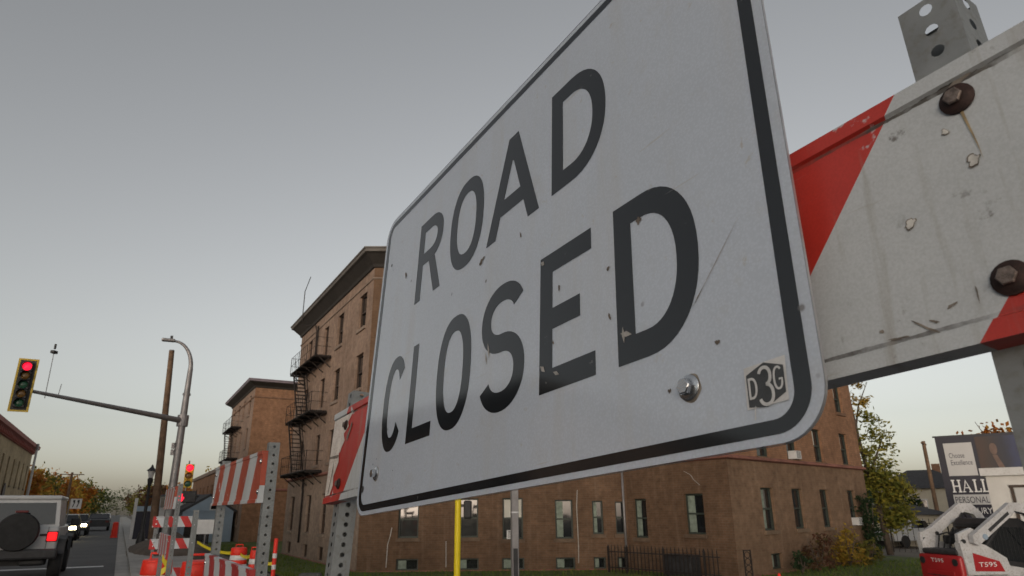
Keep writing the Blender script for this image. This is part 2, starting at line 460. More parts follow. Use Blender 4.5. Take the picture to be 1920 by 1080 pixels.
# ------------------------------------------------------------------ ground, road, pavement
mb = MB()
ls = [-400, -60, -12, 1.0, 2.4] + [2.6 + 0.4 * i for i in range(10)] + [7, 12, 40, 120, 500]
sv = [-80, -20, 0, 20, 50, 100, 250, 700]
vv = [W(s, l, ground_z(l) - 0.03) for s in sv for l in ls]
n = len(ls)
mb.add(vv, [(i * n + j, i * n + j + 1, (i + 1) * n + j + 1, (i + 1) * n + j) for i in range(len(sv) - 1) for j in range(n - 1)])
struct(mb.build('ground', 'ground'))
def sheet(name, mat, s0, s1, l0, l1, dz, nl=1, ns_=1):
    b = MB(); n_ = nl + 1
    vv_ = []
    for i in range(ns_ + 1):
        for j in range(n_):
            l = l0 + (l1 - l0) * j / nl
            vv_.append(W(s0 + (s1 - s0) * i / ns_, l, ground_z(l) + dz))
    b.add(vv_, [(i * n_ + j, i * n_ + j + 1, (i + 1) * n_ + j + 1, (i + 1) * n_ + j) for i in range(ns_) for j in range(nl)])
    return struct(b.build(name, mat))
sheet('road', 'asphalt', -60, 600, -7.2, 0.10, 0.0, 1, 12)
sheet('cross_street', 'asphalt', -8, 8.2, 0.104, 90, 0.002, 60)
sheet('gutter', 'concrete', 9.5, 300, 0.104, 0.44, 0.004, 1, 8)
def slab(name, mat, s0, s1, l0, l1, h, nl=1):
    b = MB()
    top = []; bot = []
    for j in range(nl + 1):
        l = l0 + (l1 - l0) * j / nl
        for s in (s0, s1):
            top.append(W(s, l, ground_z(l) + h)); bot.append(W(s, l, ground_z(l) - 0.1))
    k = len(top)
    f = [(2 * j, 2 * j + 2, 2 * j + 3, 2 * j + 1) for j in range(nl)]
    f += [(0, 1, k + 1, k), (k - 2, 2 * k - 2, 2 * k - 1, k - 1)]
    f += [(2 * j, k + 2 * j, k + 2 * j + 2, 2 * j + 2) for j in range(nl)] + [(2 * j + 1, 2 * j + 3, k + 2 * j + 3, k + 2 * j + 1) for j in range(nl)]
    b.add(top + bot, f); return struct(b.build(name, mat))
slab('kerb', 'concrete', 9.5, 300, 0.445, 0.60, 0.115)
slab('pavement', 'concrete', 12, 300, 0.605, 2.2, 0.105)
slab('kerb', 'concrete', -60, 600, -7.36, -7.205, 0.12)
slab('pavement', 'concrete', -60, 600, -9.0, -7.365, 0.11)
slab('kerb', 'concrete', 8.25, 8.42, 5.0, 90, 0.12, 40)
slab('pavement', 'concrete', 8.43, 10.2, 5.0, 90, 0.11, 40)
sheet('lawn', 'lawn', 10.25, 70, 4.4, 31, 0.01, 30)
# driveway apron beside the loader
# grass blades on the lawn (only the strips in front of the walls)
def blades(n_, region):
    b = MB()
    for _ in range(n_):
        p = region()
        a = random.uniform(0, 6.28); h = random.uniform(0.05, 0.14); w = random.uniform(0.008, 0.018)
        d = Vector((math.cos(a), math.sin(a), 0)); t_ = Vector((random.uniform(-.04, .04), random.uniform(-.04, .04), h))
        b.add([p - d * w, p + d * w, p + t_], [(0, 1, 2)])
    return b
C1 = Vector((-6.15, 26.94, 0)); DD = Vector((4.31, 26.55, 0)); C2 = Vector((7.12, 22.72, 0)); C3 = Vector((15.79, 30.91, 0))
def reg():
    k = random.random()
    if k < 0.35:
        s = random.uniform(10.4, 26); l = random.uniform(4.6, 17)
    elif k < 0.7:
        s = random.uniform(10.4, 18); l = random.uniform(13, 30)
    else:
        s = random.uniform(18, 52); l = random.uniform(4.5, 7.7)
    return W(s, l, ground_z(l) + 0.01)
stuff(tag(blades(22000, reg).build('grass', 'grass'), 'short green grass of the lawn around the brick apartment building', 'grass'))

# painted lines on the road
mb = MB()
def strip(b, s0, s1, l0, l1, z=0.004): b.add([W(s0, l0, z), W(s0, l1, z), W(s1, l1, z), W(s1, l0, z)], [(0, 1, 2, 3)])
for i in range(24): strip(mb, 30 + i * 9, 33 + i * 9, -3.55, -3.43)
strip(mb, 24.2, 24.7, -3.3, -0.2)
struct(mb.build('lane_marking', 'white_dull'))

# ------------------------------------------------------------------ apartment buildings
def poly_offset(poly, d):
    """offset outward (to the right of the walking direction)"""
    n_ = len(poly); out = []
    for i in range(n_):
        p0, p1, p2 = poly[i - 1], poly[i], poly[(i + 1) % n_]
        e1 = (p1 - p0).normalized(); e2 = (p2 - p1).normalized()
        n1 = Vector((e1.y, -e1.x, 0)); n2 = Vector((e2.y, -e2.x, 0))
        m_ = (n1 + n2); k = d / max(0.3, 1 + n1.dot(n2))
        out.append(p1 + m_ * k)
    return out
def ring_sweep(b, poly, prof):
    """prof: list of (outward offset, z) joined by faces round the polygon"""
    rings = [[Vector((p.x, p.y, z)) for p in poly_offset(poly, d)] for d, z in prof]
    n_ = len(poly)
    b.add([p for r in rings for p in r], [(i * n_ + k, i * n_ + (k + 1) % n_, (i + 1) * n_ + (k + 1) % n_, (i + 1) * n_ + k) for i in range(len(prof) - 1) for k in range(n_)])
def facade(bld, A, B, z0, z1, wins, mat, sash='sash', depth=0.2, name='wall'):
    e = (B - A); L = e.length; e = e / L; nr = Vector((e.y, -e.x, 0))
    def P(s, z, d=0.0): return Vector((A.x, A.y, 0)) + e * s - nr * d + Vector((0, 0, z))
    wins = [w for w in wins if w[0] > 0.05 and w[1] < L - 0.05]
    xs = sorted({0.0, L, *[w[0] for w in wins], *[w[1] for w in wins]})
    zs = sorted({z0, z1, *[w[2] for w in wins], *[w[3] for w in wins]})
    b = MB()
    for i in range(len(xs) - 1):
        for j in range(len(zs) - 1):
            cx, cz = (xs[i] + xs[i + 1]) / 2, (zs[j] + zs[j + 1]) / 2
            if any(w[0] < cx < w[1] and w[2] < cz < w[3] for w in wins): continue
            q = [(xs[i], zs[j]), (xs[i + 1], zs[j]), (xs[i + 1], zs[j + 1]), (xs[i], zs[j + 1])]
            b.add([P(*t_) for t_ in q], [(0, 1, 2, 3)], q)
    for w in wins:
        s0, s1, a, c = w[:4]
        b.add([P(s0, a), P(s0, c), P(s0, c, depth), P(s0, a, depth)], [(0, 1, 2, 3)], [(s0, a), (s0, c), (s0 + depth, c), (s0 + depth, a)])
        b.add([P(s1, a), P(s1, a, depth), P(s1, c, depth), P(s1, c)], [(0, 1, 2, 3)], [(s1, a), (s1 + depth, a), (s1 + depth, c), (s1, c)])
        b.add([P(s0, c), P(s1, c), P(s1, c, depth), P(s0, c, depth)], [(0, 1, 2, 3)], [(s0, c), (s1, c), (s1, c + depth), (s0, c + depth)])
        b.add([P(s0, a), P(s0, a, depth), P(s1, a, depth), P(s1, a)], [(0, 1, 2, 3)], [(s0, a), (s0, a + depth), (s1, a + depth), (s1, a)])
    b.build(name, mat, bld, world=True)
    for w in wins:
        s0, s1, a, c = w[:4]; opt = w[4] if len(w) > 4 else ''
        def bar(bb, sa, sb, za, zb, d0, d1):
            bb.add([P(sa, za, d0), P(sb, za, d0), P(sb, zb, d0), P(sa, zb, d0), P(sa, za, d1), P(sb, za, d1), P(sb, zb, d1), P(sa, zb, d1)],
                   [(0, 1, 2, 3), (7, 6, 5, 4), (0, 4, 5, 1), (3, 2, 6, 7), (1, 5, 6, 2), (0, 3, 7, 4)])
        t_ = 0.055; zm = (a + c) / 2
        fr = MB()
        bar(fr, s0, s0 + t_, a, c, depth - 0.09, depth + 0.03); bar(fr, s1 - t_, s1, a, c, depth - 0.09, depth + 0.03)
        bar(fr, s0 + t_, s1 - t_, a, a + t_, depth - 0.085, depth + 0.03); bar(fr, s0 + t_, s1 - t_, c - t_, c, depth - 0.085, depth + 0.03)
        tall = c - a > 0.8
        if tall: bar(fr, s0 + t_, s1 - t_, zm - 0.03, zm + 0.03, depth - 0.08, depth + 0.03)
        wo = fr.build('window', sash, bld, world=True)
        panes = [(a + t_, zm - 0.03), (zm + 0.03, c - t_)] if tall else [(a + t_, c - t_)]
        for k, (za, zb) in enumerate(panes):
            dd = depth - 0.01 - 0.03 * k
            pm = MB()
            jit = random.uniform(-0.006, 0.006)
            pm.add([P(s0 + t_, za, dd + jit), P(s1 - t_, za, dd), P(s1 - t_, zb, dd), P(s0 + t_, zb, dd + jit)], [(0, 1, 2, 3)])
            o = pm.build('pane', 'glass_bright' if 'B' in opt else 'glass', None)
            o.parent = wo; o.data.transform(bld.matrix_basis.inverted())
        if 's' in opt or 'h' in opt or 'l' in opt or 'c' in opt:
            sm = MB()
            if 'h' in opt: bar(sm, s0 + t_ + .01, s1 - t_ - .01, zm + 0.035, c - t_ - .01, depth - 0.055, depth - 0.045)
            elif 'l' in opt: bar(sm, s0 + t_ + .01, s0 + (s1 - s0) * 0.48, zm + 0.035, c - t_ - .01, depth - 0.055, depth - 0.045)
            elif 'c' in opt: bar(sm, s0 + t_ + .01, s0 + (s1 - s0) * 0.45, a + t_ + .01, c - t_ - .01, depth - 0.075, depth - 0.065)
            else: bar(sm, s0 + t_ + .01, s1 - t_ - .01, a + (c - a) * .35, c - t_ - .01, depth - 0.095, depth - 0.088)
            o = sm.build('curtain' if 'c' in opt else 'window_shade', 'curtain' if 'c' in opt else 'blind', None)
            o.parent = wo; o.data.transform(bld.matrix_basis.inverted())
        if tall:
            sm = MB(); bar(sm, s0 - 0.07, s1 + 0.07, a - 0.13, a - 0.003, -0.07, depth - 0.02)
            o = sm.build('sill', mat, None)
            o.parent = wo; o.data.transform(bld.matrix_basis.inverted())
    return P

H_WALL, H_TOP = 11.5, 12.1
E1 = C1 + US * 13.1
CX = C1 - US * 0.6            # the street corner itself
K1 = C3 + NS * 0.5 + US * 16
K2 = E1 + NS * 9
FP = [E1, CX, DD, C2, C3, K1, K2]
def roof_and_cornice(bld, fp, z_wall, z_top, over=0.55, cap='cornice', soff='soffit'):
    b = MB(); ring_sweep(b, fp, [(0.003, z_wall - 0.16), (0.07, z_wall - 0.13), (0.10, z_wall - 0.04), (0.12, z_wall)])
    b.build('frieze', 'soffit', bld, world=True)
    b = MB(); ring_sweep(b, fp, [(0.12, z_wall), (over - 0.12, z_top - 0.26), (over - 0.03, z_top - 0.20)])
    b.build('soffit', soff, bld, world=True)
    b = MB(); ring_sweep(b, fp, [(over - 0.03, z_top - 0.20), (over, z_top - 0.19), (over + 0.02, z_top - 0.08), (over + 0.06, z_top - 0.06), (over + 0.06, z_top), (over - 0.15, z_top + 0.02), (-0.4, z_top + 0.03)])
    b.build('cornice', cap, bld, world=True)
    b = MB(); pr = poly_offset(fp, -0.35); b.flat([[(p.x, p.y) for p in pr]], lambda x, y, d: Vector((x, y, z_top + 0.03)))
    b.build('roof', 'roofing', bld, world=True)
B1 = thing('apartment_building', 'four storey brown brick apartment building with fire escape right behind the road closed sign', 'building', (C1.x, C1.y, GZ))
LS = (E1 - CX).length
# street face: s runs from E1 to C1, so measure from C1 backwards
def sc1(*pairs):
    return [(LS - b_ - 0.6, LS - a_ - 0.6) for a_, b_ in pairs]
wS = []
for (a_, b_) in sc1((0.25, 1.35), (3.85, 4.9), (6.6, 7.5), (10.1, 11.0)):
    wS += [(a_, b_, 9.0, 10.55), (a_, b_, 6.35, 7.85), (a_, b_, 3.62, 5.05)]
for (a_, b_) in sc1((0.9, 1.7), (4.45, 5.35), (7.35, 8.25), (11.0, 12.0)):
    wS += [(a_, b_, 0.55, 2.25)]
    wS += [(a_, b_, -0.55, 0.02)]
facade(B1, E1, CX, GZ, 3.1, [w for w in wS if w[2] < 3], 'brick_low', 'sash_brown')
facade(B1, E1, CX, 3.1, H_WALL, [w for w in wS if w[2] > 3], 'brick_face', 'sash_brown')
wP = []
for a_, b_, z_, y_, o_ in ((1.78, 2.55, 0.52, 1.85, 'B'), (4.02, 4.80, 0.52, 1.92, 'B'), (5.72, 6.50, 0.45, 1.93, 'Bh'), (7.72, 8.40, 0.45, 1.85, 'c'), (9.14, 9.55, 0.60, 1.80, 'c'), (10.02, 10.38, 0.60, 1.77, '')):
    wP.append((a_, b_, z_, y_, o_))
    wP.append((a_ - 0.02, b_ + 0.03, -0.62, -0.2, 'c'))
    if b_ - a_ > 0.5:
        for zz in (3.62, 6.35, 9.0): wP.append((a_, b_, zz, zz + 1.5))
wP = [(w[0] - 0.3, w[1] - 0.3) + tuple(w[2:]) for w in wP]
facade(B1, CX, DD, GZ, H_WALL, wP, 'brick')
wQ = [(0.35, 1.0, 0.48, 1.85, 'c'), (2.8, 3.62, 0.66, 1.98, 'c')]
for zz in (3.62, 6.35, 9.0): wQ += [(0.4, 1.1, zz, zz + 1.4), (2.8, 3.6, zz, zz + 1.4)]
facade(B1, DD, C2, GZ, H_WALL, wQ, 'brick')
wR = []
for i, (a_, b_) in enumerate(((2.08, 3.0), (4.48, 5.35), (6.95, 7.75), (9.72, 10.5))):
    wR += [(a_, b_, 0.75, 2.17, 'c' if i == 0 else ''), (a_ + 0.08, b_ + 0.15, 3.24, 4.56, 'l'), (a_ + 0.2, b_ + 0.3, 5.5, 6.75, 'l'), (a_ + 0.2, b_ + 0.3, 7.7, 8.95)]
wR += [(2.3, 3.1, -0.5, 0.0, 'c'), (4.6, 5.3, -0.5, 0.0), (9.4, 10.3, -0.4, 0.1)]
facade(B1, C2, C3, GZ, 3.1, [w for w in wR if w[2] < 3], 'brick_dull')
facade(B1, C2, C3, 3.1, H_WALL, [w for w in wR if w[2] > 3], 'brick_far')
facade(B1, C3, K1, GZ, H_WALL, [], 'brick')
facade(B1, K1, K2, GZ, H_WALL, [], 'brick')
facade(B1, K2, E1, GZ, H_WALL, [], 'brick')
b = MB(); ring_sweep(b, FP, [(0.003, 3.05), (0.12, 3.10), (0.12, 3.17), (0.05, 3.2), (0.003, 3.22)]); b.build('string_course', 'stone_red', B1, world=True)
b = MB(); ring_sweep(b, FP, [(0.003, 10.83), (0.05, 10.85), (0.05, 10.9), (0.003, 10.92)]); b.build('string_course', 'brick_face', B1, world=True)
b = MB(); ring_sweep(b, FP, [(0.05, GZ - 0.2), (0.05, -0.62), (0.003, -0.60)]); b.build('plinth', 'stone_red', B1, world=True)
roof_and_cornice(B1, FP, H_WALL, H_TOP)
nS = -NS; nS = Vector((-NS.x, -NS.y, 0))
# downpipes
def pipe(bld, base, nr, pts, r=0.05, mat='iron'):
    b = MB(); b.tube([base + nr * 0.09 + Vector((0, 0, z)) + Vector((dx, dy, 0)) for dx, dy, z in pts], r, 8)
    b.build('downpipe', mat, bld, True, world=True)
pipe(B1, C1 + US * 9.0, nS, [(0, 0, 3.05), (0, 0, 2.6), (0.05, -0.08, 2.45), (0.05, -0.08, 0.05)])
pipe(B1, DD + Vector((-0.12, 0, 0)), Vector((0, -1, 0)), [(0, 0, 3.0), (0, 0, GZ)], 0.045, 'galv_pole')
pipe(B1, C1 + US * 8.6, nS, [(0, 0, 11.0), (0, 0, 9.2)], 0.04)
# roof conduit / aerial
b = MB(); p0 = C1 + US * 10.4 + nS * 0.62
b.tube([p0 + Vector((0, 0, 11.6)), p0 + Vector((0, 0, 13.4))], 0.025, 6); b.tube([p0 + Vector((0, 0, 13.4)), p0 + Vector((0, 0, 13.4)) - US * 1.2 + Vector((0, 0, 0.5))], 0.02, 6)
b.build('roof_aerial', 'iron', B1, world=True)
b = MB(); b.tube([C1 + US * 10.4 + nS * 0.6 + Vector((0, 0, 11.4)), C1 + US * 9.3 + nS * 0.1 + Vector((0, 0, 11.2)), C1 + US * 9.0 + nS * 0.07 + Vector((0, 0, 10.8)), C1 + US * 9.0 + nS * 0.07 + Vector((0, 0, 8.9))], 0.03, 6)
b.build('conduit', 'iron', B1, world=True)
# mortar repair lines on the side walls
mb = MB()
def crack(b, A, e, nr, pts, w=0.015):
    for (s0, z0), (s1, z1) in zip(pts, pts[1:]):
        q = [A + e * (s0 - w) + Vector((0, 0, z0)), A + e * (s0 + w) + Vector((0, 0, z0)), A + e * (s1 + w) + Vector((0, 0, z1)), A + e * (s1 - w) + Vector((0, 0, z1))]
        b.add([p + nr * 0.004 for p in q], [(0, 1, 2, 3)])
eP = (DD - CX).normalized(); nP = Vector((eP.y, -eP.x, 0))
crack(mb, CX, eP, nP, [(1.25, 0.9), (1.2, 0.6), (1.12, 0.3), (1.1, -0.5)])
crack(mb, CX, eP, nP, [(8.3, 2.2), (8.25, 1.6), (8.27, 0.2), (8.25, -0.4)])
crack(mb, CX, eP, nP, [(3.3, 0.4), (3.32, -0.5)])
eQ = (C2 - DD).normalized(); nQ = Vector((eQ.y, -eQ.x, 0))
crack(mb, DD, eQ, nQ, [(2.9, 2.75), (3.2, 2.6), (3.3, 2.45), (3.55, 2.25)])
mb.build('mortar_repair', 'concrete', B1, world=True)

# fire escape on the street face
def fire_escape(label, base, e, nr, levels, x0, x1, stair_x, d=0.8):
    F = thing('fire_escape', label, 'fire escape', tuple(base))
    for k, z in enumerate(levels):
        b = MB()
        for i in range(9):
            t_ = i / 8
            p = base + nr * (0.08 + t_ * (d - 0.1)) + Vector((0, 0, z - base.z))
            b.tube([p + e * x0, p + e * x1], 0.045, 4)
        for i in range(5):
            s = x0 + (x1 - x0) * i / 4
            q = base + e * s + Vector((0, 0, z - base.z - 0.07))
            b.tube([q + nr * 0.03, q + nr * d], 0.05, 4)
            b.tube([q + nr * 0.03 + Vector((0, 0, -0.5)), q + nr * (d - 0.15)], 0.03, 4)
        b.build('platform', 'iron', F, world=True)
        b = MB()
        for h in (0.45, 0.9):
            pts = [base + e * x0 + nr * 0.05, base + e * x0 + nr * d, base + e * x1 + nr * d, base + e * x1 + nr * 0.05]
            b.tube([p + Vector((0, 0, z - base.z + h)) for p in pts], 0.012, 5)
        m_ = 12
        for i in range(m_ + 1):
            p = base + e * (x0 + (x1 - x0) * i / m_) + nr * d + Vector((0, 0, z - base.z))
            b.tube([p, p + Vector((0, 0, 0.92))], 0.008 if i % 4 else 0.018, 4)
        b.build('railing', 'iron', F, world=True)
    for k in range(len(levels) - 1):
        b = MB(); zt, zb = levels[k], levels[k + 1]
        sa, sb = (stair_x, stair_x - 2.0)
        top = base + e * sa + nr * (d - 0.62) + Vector((0, 0, zt - base.z)); bot = base + e * sb + nr * (d - 0.62) + Vector((0, 0, zb - base.z))
        for o_ in (0.0, 0.55):
            b.tube([top + nr * o_, bot + nr * o_], 0.04, 4)
            b.tube([top + nr * o_ + Vector((0, 0, 0.85)), bot + nr * o_ + Vector((0, 0, 0.85))], 0.018, 4)
        for i in range(1, 12):
            p = top.lerp(bot, i / 12)
            b.box(p + nr * 0.275, (0.55, 0.22, 0.03), Matrix.Rotation(math.atan2(nr.y, nr.x), 3, 'Z'))
        b.build('stair', 'iron', F, world=True)
    return F
fire_escape('black iron fire escape zigzagging up the nearer brick apartment building', C1 + Vector((0, 0, GZ)), US, nS, [8.75, 6.05, 3.3], 5.6, 11.3, 10.8)
# air conditioners
def ac(label, P):
    A_ = thing('air_conditioner', label, 'air conditioner', tuple(P(0, 0, 0.0)))
    b = MB(); q = [P(-0.22, 0.0, 0.1), P(0.22, 0, 0.1), P(0.22, 0.3, 0.1), P(-0.22, 0.3, 0.1), P(-0.22, 0, -0.22), P(0.22, 0, -0.22), P(0.22, 0.3, -0.22), P(-0.22, 0.3, -0.22)]
    b.add(q, [(0, 1, 2, 3), (7, 6, 5, 4), (0, 4, 5, 1), (3, 2, 6, 7), (1, 5, 6, 2), (0, 3, 7, 4)])
    recalc(b.build('case', 'white_dull', A_, world=True))
    b = MB()
    for i in range(6):
        z = 0.04 + i * 0.042
        q = [P(-0.17, z, -0.223), P(0.17, z, -0.223), P(0.17, z + 0.02, -0.223), P(-0.17, z + 0.02, -0.223)]
        b.add(q, [(0, 1, 2, 3)])
    b.build('grille', 'plastic', A_, world=True)
def mkP(A, e, nr, s, z): return lambda x, zz, d: A + e * (s + x) - nr * d + Vector((0, 0, z + zz))
eR = (C3 - C2).normalized(); nR = Vector((eR.y, -eR.x, 0))
ac('white air conditioner in the side wall window half hidden by the grey post', mkP(CX, eP, nP, 5.8, 0.47))
ac('white air conditioner in the upper window right under the sign corner', mkP(C2, eR, nR, 5.05, 3.26))
ac('white air conditioner in the far right ground floor window by the ivy', mkP(C2, eR, nR, 10.1, 0.77))

# second apartment block, same kind, farther up the street
s0 = 26.47 + 29.1
F1 = W(s0 + 13.2, 7.91); F2 = W(s0, 7.91); F3 = W(s0, 22); F4 = W(s0 + 13.2, 22)
B2 = thing('apartment_building', 'second brown brick apartment block with pale cornice cap, farther up the street', 'building', (F2.x, F2.y, GZ))
w2 = []
for a_, b_ in ((1.6, 2.6), (4.6, 5.6), (7.4, 8.4), (10.6, 11.6)):
    for zz in (0.55, 3.62, 6.35, 8.95): w2.append((a_, b_, zz, zz + 1.55))
facade(B2, F1, F2, GZ, 11.05, w2, 'brick_face', 'sash_brown')
w2 = []
for a_ in (4.9, 10.0):
    for zz, o_ in ((0.6, 'h'), (3.5, 'h'), (6.1, ''), (8.75, 's' if a_ < 6 else 'h')): w2.append((a_, a_ + 1.55, zz, zz + 1.75, o_))
facade(B2, F2, F3, GZ, 11.05, w2, 'brick_far')
facade(B2, F3, F4, GZ, 11.05, [], 'brick'); facade(B2, F4, F1, GZ, 11.05, [], 'brick')
roof_and_cornice(B2, [F1, F2, F3, F4], 11.05, 11.52, 0.6, 'cornice_lilac')
b = MB(); ring_sweep(b, [F1, F2, F3, F4], [(0.003, 3.0), (0.1, 3.05), (0.1, 3.15), (0.003, 3.2)]); b.build('string_course', 'stone_red', B2, world=True)
b = MB(); ring_sweep(b, [F1, F2, F3, F4], [(0.003, 10.1), (0.05, 10.12), (0.05, 10.2), (0.003, 10.22)]); b.build('string_course', 'brick_far', B2, world=True)
fire_escape('black iron fire escape on the second brick apartment block', F2 + Vector((0, 0, GZ)), US, nS, [8.4, 5.8, 3.1], 5.5, 11.5, 10.5)
# third, lower, farther brick building
G1 = W(101, 7.9); G2 = W(74, 7.9); G3 = W(74, 20); G4 = W(101, 20)
B3 = thing('brick_building', 'low flat roofed brown brick building beyond the two apartment blocks', 'building', (G2.x, G2.y, GZ))
w3 = []
for i in range(6):
    for zz in (0.4, 2.9): w3.append((2 + i * 4.2, 3.2 + i * 4.2, zz, zz + 1.3))
facade(B3, G1, G2, GZ, 5.6, w3, 'brick_far', 'sash_brown'); facade(B3, G2, G3, GZ, 5.6, [], 'brick_far'); facade(B3, G3, G4, GZ, 5.6, [], 'brick'); facade(B3, G4, G1, GZ, 5.6, [], 'brick')
b = MB(); ring_sweep(b, [G1, G2, G3, G4], [(0.003, 5.3), (0.15, 5.35), (0.15, 5.7), (-0.3, 5.7)]); b.build('parapet', 'brick_face', B3, world=True)
b = MB(); b.flat([[(p.x, p.y) for p in (G1, G2, G3, G4)]], lambda x, y, d: Vector((x, y, 5.55))); b.build('roof', 'roofing', B3, world=True)

# ------------------------------------------------------------------ left side of the street
def left_building(name, label, s0, s1, l, h, depth, mat, cap, rows, nwin, ww=0.9, sash='sash_brown'):
    p1, p2, p3, p4 = W(s0, l), W(s1, l), W(s1, l - depth), W(s0, l - depth)
    bl = thing(name, label, 'building', (p1.x, p1.y, 0))
    ws = []; L = s1 - s0
    for i in range(nwin):
        c = L * (i + 0.5) / nwin
        for (a_, b_) in rows: ws.append((c - ww / 2, c + ww / 2, a_, b_, random.choice(['', '', 'h', 'B'])))
    facade(bl, p1, p2, -0.1, h, ws, mat, sash)
    ws = []
    for i in range(3):
        for (a_, b_) in rows: ws.append((2 + i * 3.2, 2.9 + i * 3.2, a_, b_))
    facade(bl, p2, p3, -0.1, h, ws, mat, sash); facade(bl, p3, p4, -0.1, h, [], mat); facade(bl, p4, p1, -0.1, h, ws, mat, sash)
    b_ = MB(); ring_sweep(b_, [p1, p2, p3, p4], [(0.003, h - 0.5), (0.15, h - 0.45), (0.2, h - 0.15), (0.5, h + 0.05), (0.55, h + 0.35), (-0.3, h + 0.35)]); b_.build('cornice', cap, bl, world=True)
    me_ = None
    for i in range(int((s1 - s0) / 0.9)):
        q = W(s0 + 0.45 + i * 0.9, l + 0.24, h - 0.2) - p1
        if me_ is None:
            b_ = MB(); b_.box((0, 0, 0), (0.2, 0.16, 0.45)); o_ = b_.build('bracket', cap, bl); me_ = o_.data
        else:
            o_ = bpy.data.objects.new('bracket', me_); col.objects.link(o_); o_.parent = bl
        o_.location = q; o_.rotation_euler = (0, 0, -AZ)
    b_ = MB(); b_.flat([[(p.x, p.y) for p in (p1, p2, p3, p4)]], lambda x, y, d: Vector((x, y, h + 0.34))); b_.build('roof', 'roofing', bl, world=True)
    return bl
LB = left_building('corner_building', 'cream brick corner building with red bracketed cornice at the left edge', 40, 87.5, -9.05, 7.9, 16, 'brick_cream', 'red_cornice', [(0.5, 2.6), (3.9, 6.2)], 14)
# tall arched doorway on the cream building
b = MB(); arc = [(-0.7, 0)] + [(-0.7 * math.cos(R(a_)), 2.9 + 0.7 * math.sin(R(a_))) for a_ in range(0, 181, 15)] + [(0.7, 0)]
b.prism(arc, 0.0, 0.12, lambda a_, b_, d: W(72.5 + a_, -9.05 + d, 0.4 + b_)); b.build('arched_doorway', 'sash_brown', LB, world=True)
left_building('unseen_shop_building', 'tan brick two storey shop building across the street, out of view on the left', 17, 34, -10.5, 6.7, 14, 'brick_face', 'cornice', [(0.6, 2.6), (3.2, 4.5)], 6)
left_building('unseen_shop_building', 'low brown brick shop building set back across the street, out of view', -14, 15.5, -23, 4.2, 12, 'brick', 'cornice', [(0.6, 2.6)], 8)

# ------------------------------------------------------------------ trees and shrubs
def crown_mesh(name, mat, rx, ry, rz, n_clump, per, leaf, seed, shape='round', gap=0.25):
    rnd = random.Random(seed); b = MB()
    for c in range(n_clump):
        while True:
            p = Vector((rnd.uniform(-1, 1), rnd.uniform(-1, 1), rnd.uniform(-1, 1)))
            r_ = p.length
            if r_ > 1 or r_ < 0.25: continue
            if shape == 'cone' and math.hypot(p.x, p.y) > 0.95 * (1 - (p.z + 1) / 2) + 0.08: continue
            break
        cs = rnd.uniform(0.12, 0.26) * min(rx, rz)
        cc = Vector((p.x * rx, p.y * ry, p.z * rz))
        for k in range(int(per * rnd.uniform(0.5, 1.4))):
            q = cc + Vector((rnd.gauss(0, cs), rnd.gauss(0, cs), rnd.gauss(0, cs * 0.8)))
            a_ = Vector((rnd.gauss(0, 1), rnd.gauss(0, 1), rnd.gauss(0, 1))).normalized()
            bb = a_.orthogonal().normalized(); L = leaf * rnd.uniform(0.6, 1.3)
            b.add([q - a_ * L, q + bb * L * 0.55, q + a_ * L, q - bb * L * 0.55], [(0, 1, 2, 3)])
    me = b.build(name, mat)
    return me
def trunk_mesh(h, r_, spread, seed, nl=7):
    rnd = random.Random(seed); b = MB()
    pts = [Vector((rnd.gauss(0, 0.04) * h * i / 6, rnd.gauss(0, 0.04) * h * i / 6, h * i / 6)) for i in range(7)]
    b.tube(pts, [r_ * (1 - 0.13 * i) for i in range(7)], 7)
    for k in range(nl):
        i = rnd.randint(2, 5); a_ = rnd.uniform(0, 6.28); p = pts[i]
        q1 = p + Vector((math.cos(a_) * spread * 0.4, math.sin(a_) * spread * 0.4, h * 0.16)); q2 = p + Vector((math.cos(a_) * spread * 0.85, math.sin(a_) * spread * 0.85, h * 0.34))
        b.tube([p, q1, q2], [r_ * 0.4, r_ * 0.25, r_ * 0.08], 5)
    return b
def tree(label, pos, h, rx, rz, mat, n_clump, per, leaf, seed, group=None, name='tree', cat='tree', shape='round', tr=0.16):
    T = thing(name, label, cat, tuple(pos), random.uniform(0, 6), group)
    trunk_mesh(h - rz * 0.6, tr, rx, seed).build('trunk', 'bark', T, True)
    c = crown_mesh('crown', mat, rx, rx * 0.95, rz, n_clump, per, leaf, seed, shape); c.parent = T; c.location = (0, 0, h - rz)
    return T
spec = [ # s, l, h, rx, rz, mat, words
    (100, -13, 7.6, 4.2, 3.2, 'leaf_orange', 'orange autumn street tree just past the cream corner building'),
    (118, -12, 7.2, 3.6, 3.0, 'leaf_gold', 'golden autumn street tree, second past the cream building'),
    (135, -13, 8.4, 4.2, 3.6, 'leaf_olive', 'olive green street tree behind the thin utility pole'),
    (155, -12.5, 8.8, 4.4, 3.8, 'leaf_orange', 'bright orange street tree in the middle of the left row'),
    (178, -12, 9.2, 4.6, 4.2, 'leaf_gold', 'tall gold street tree with the peaked crown on the left'),
    (205, -11, 9.4, 4.8, 4.4, 'leaf_orange', 'reddish orange street tree, third from the far end of the left row'),
    (240, -11, 10.5, 5.5, 5, 'leaf_olive', 'dark olive street tree, second from the far end of the left row'),
    (290, -10, 11.5, 6.0, 5.5, 'leaf_green', 'green street tree at the far end of the left row'),
    (150, 6.5, 7.5, 3.8, 3.2, 'leaf_rust', 'rusty street tree on the right side of the far street'),
    (200, 6.0, 9.5, 4.6, 4.2, 'leaf_olive', 'olive street tree farthest up the right side of the street'),
    (420, -2, 13, 14, 6, 'leaf_green', 'hazy green tree closing the far end of the street'),
]
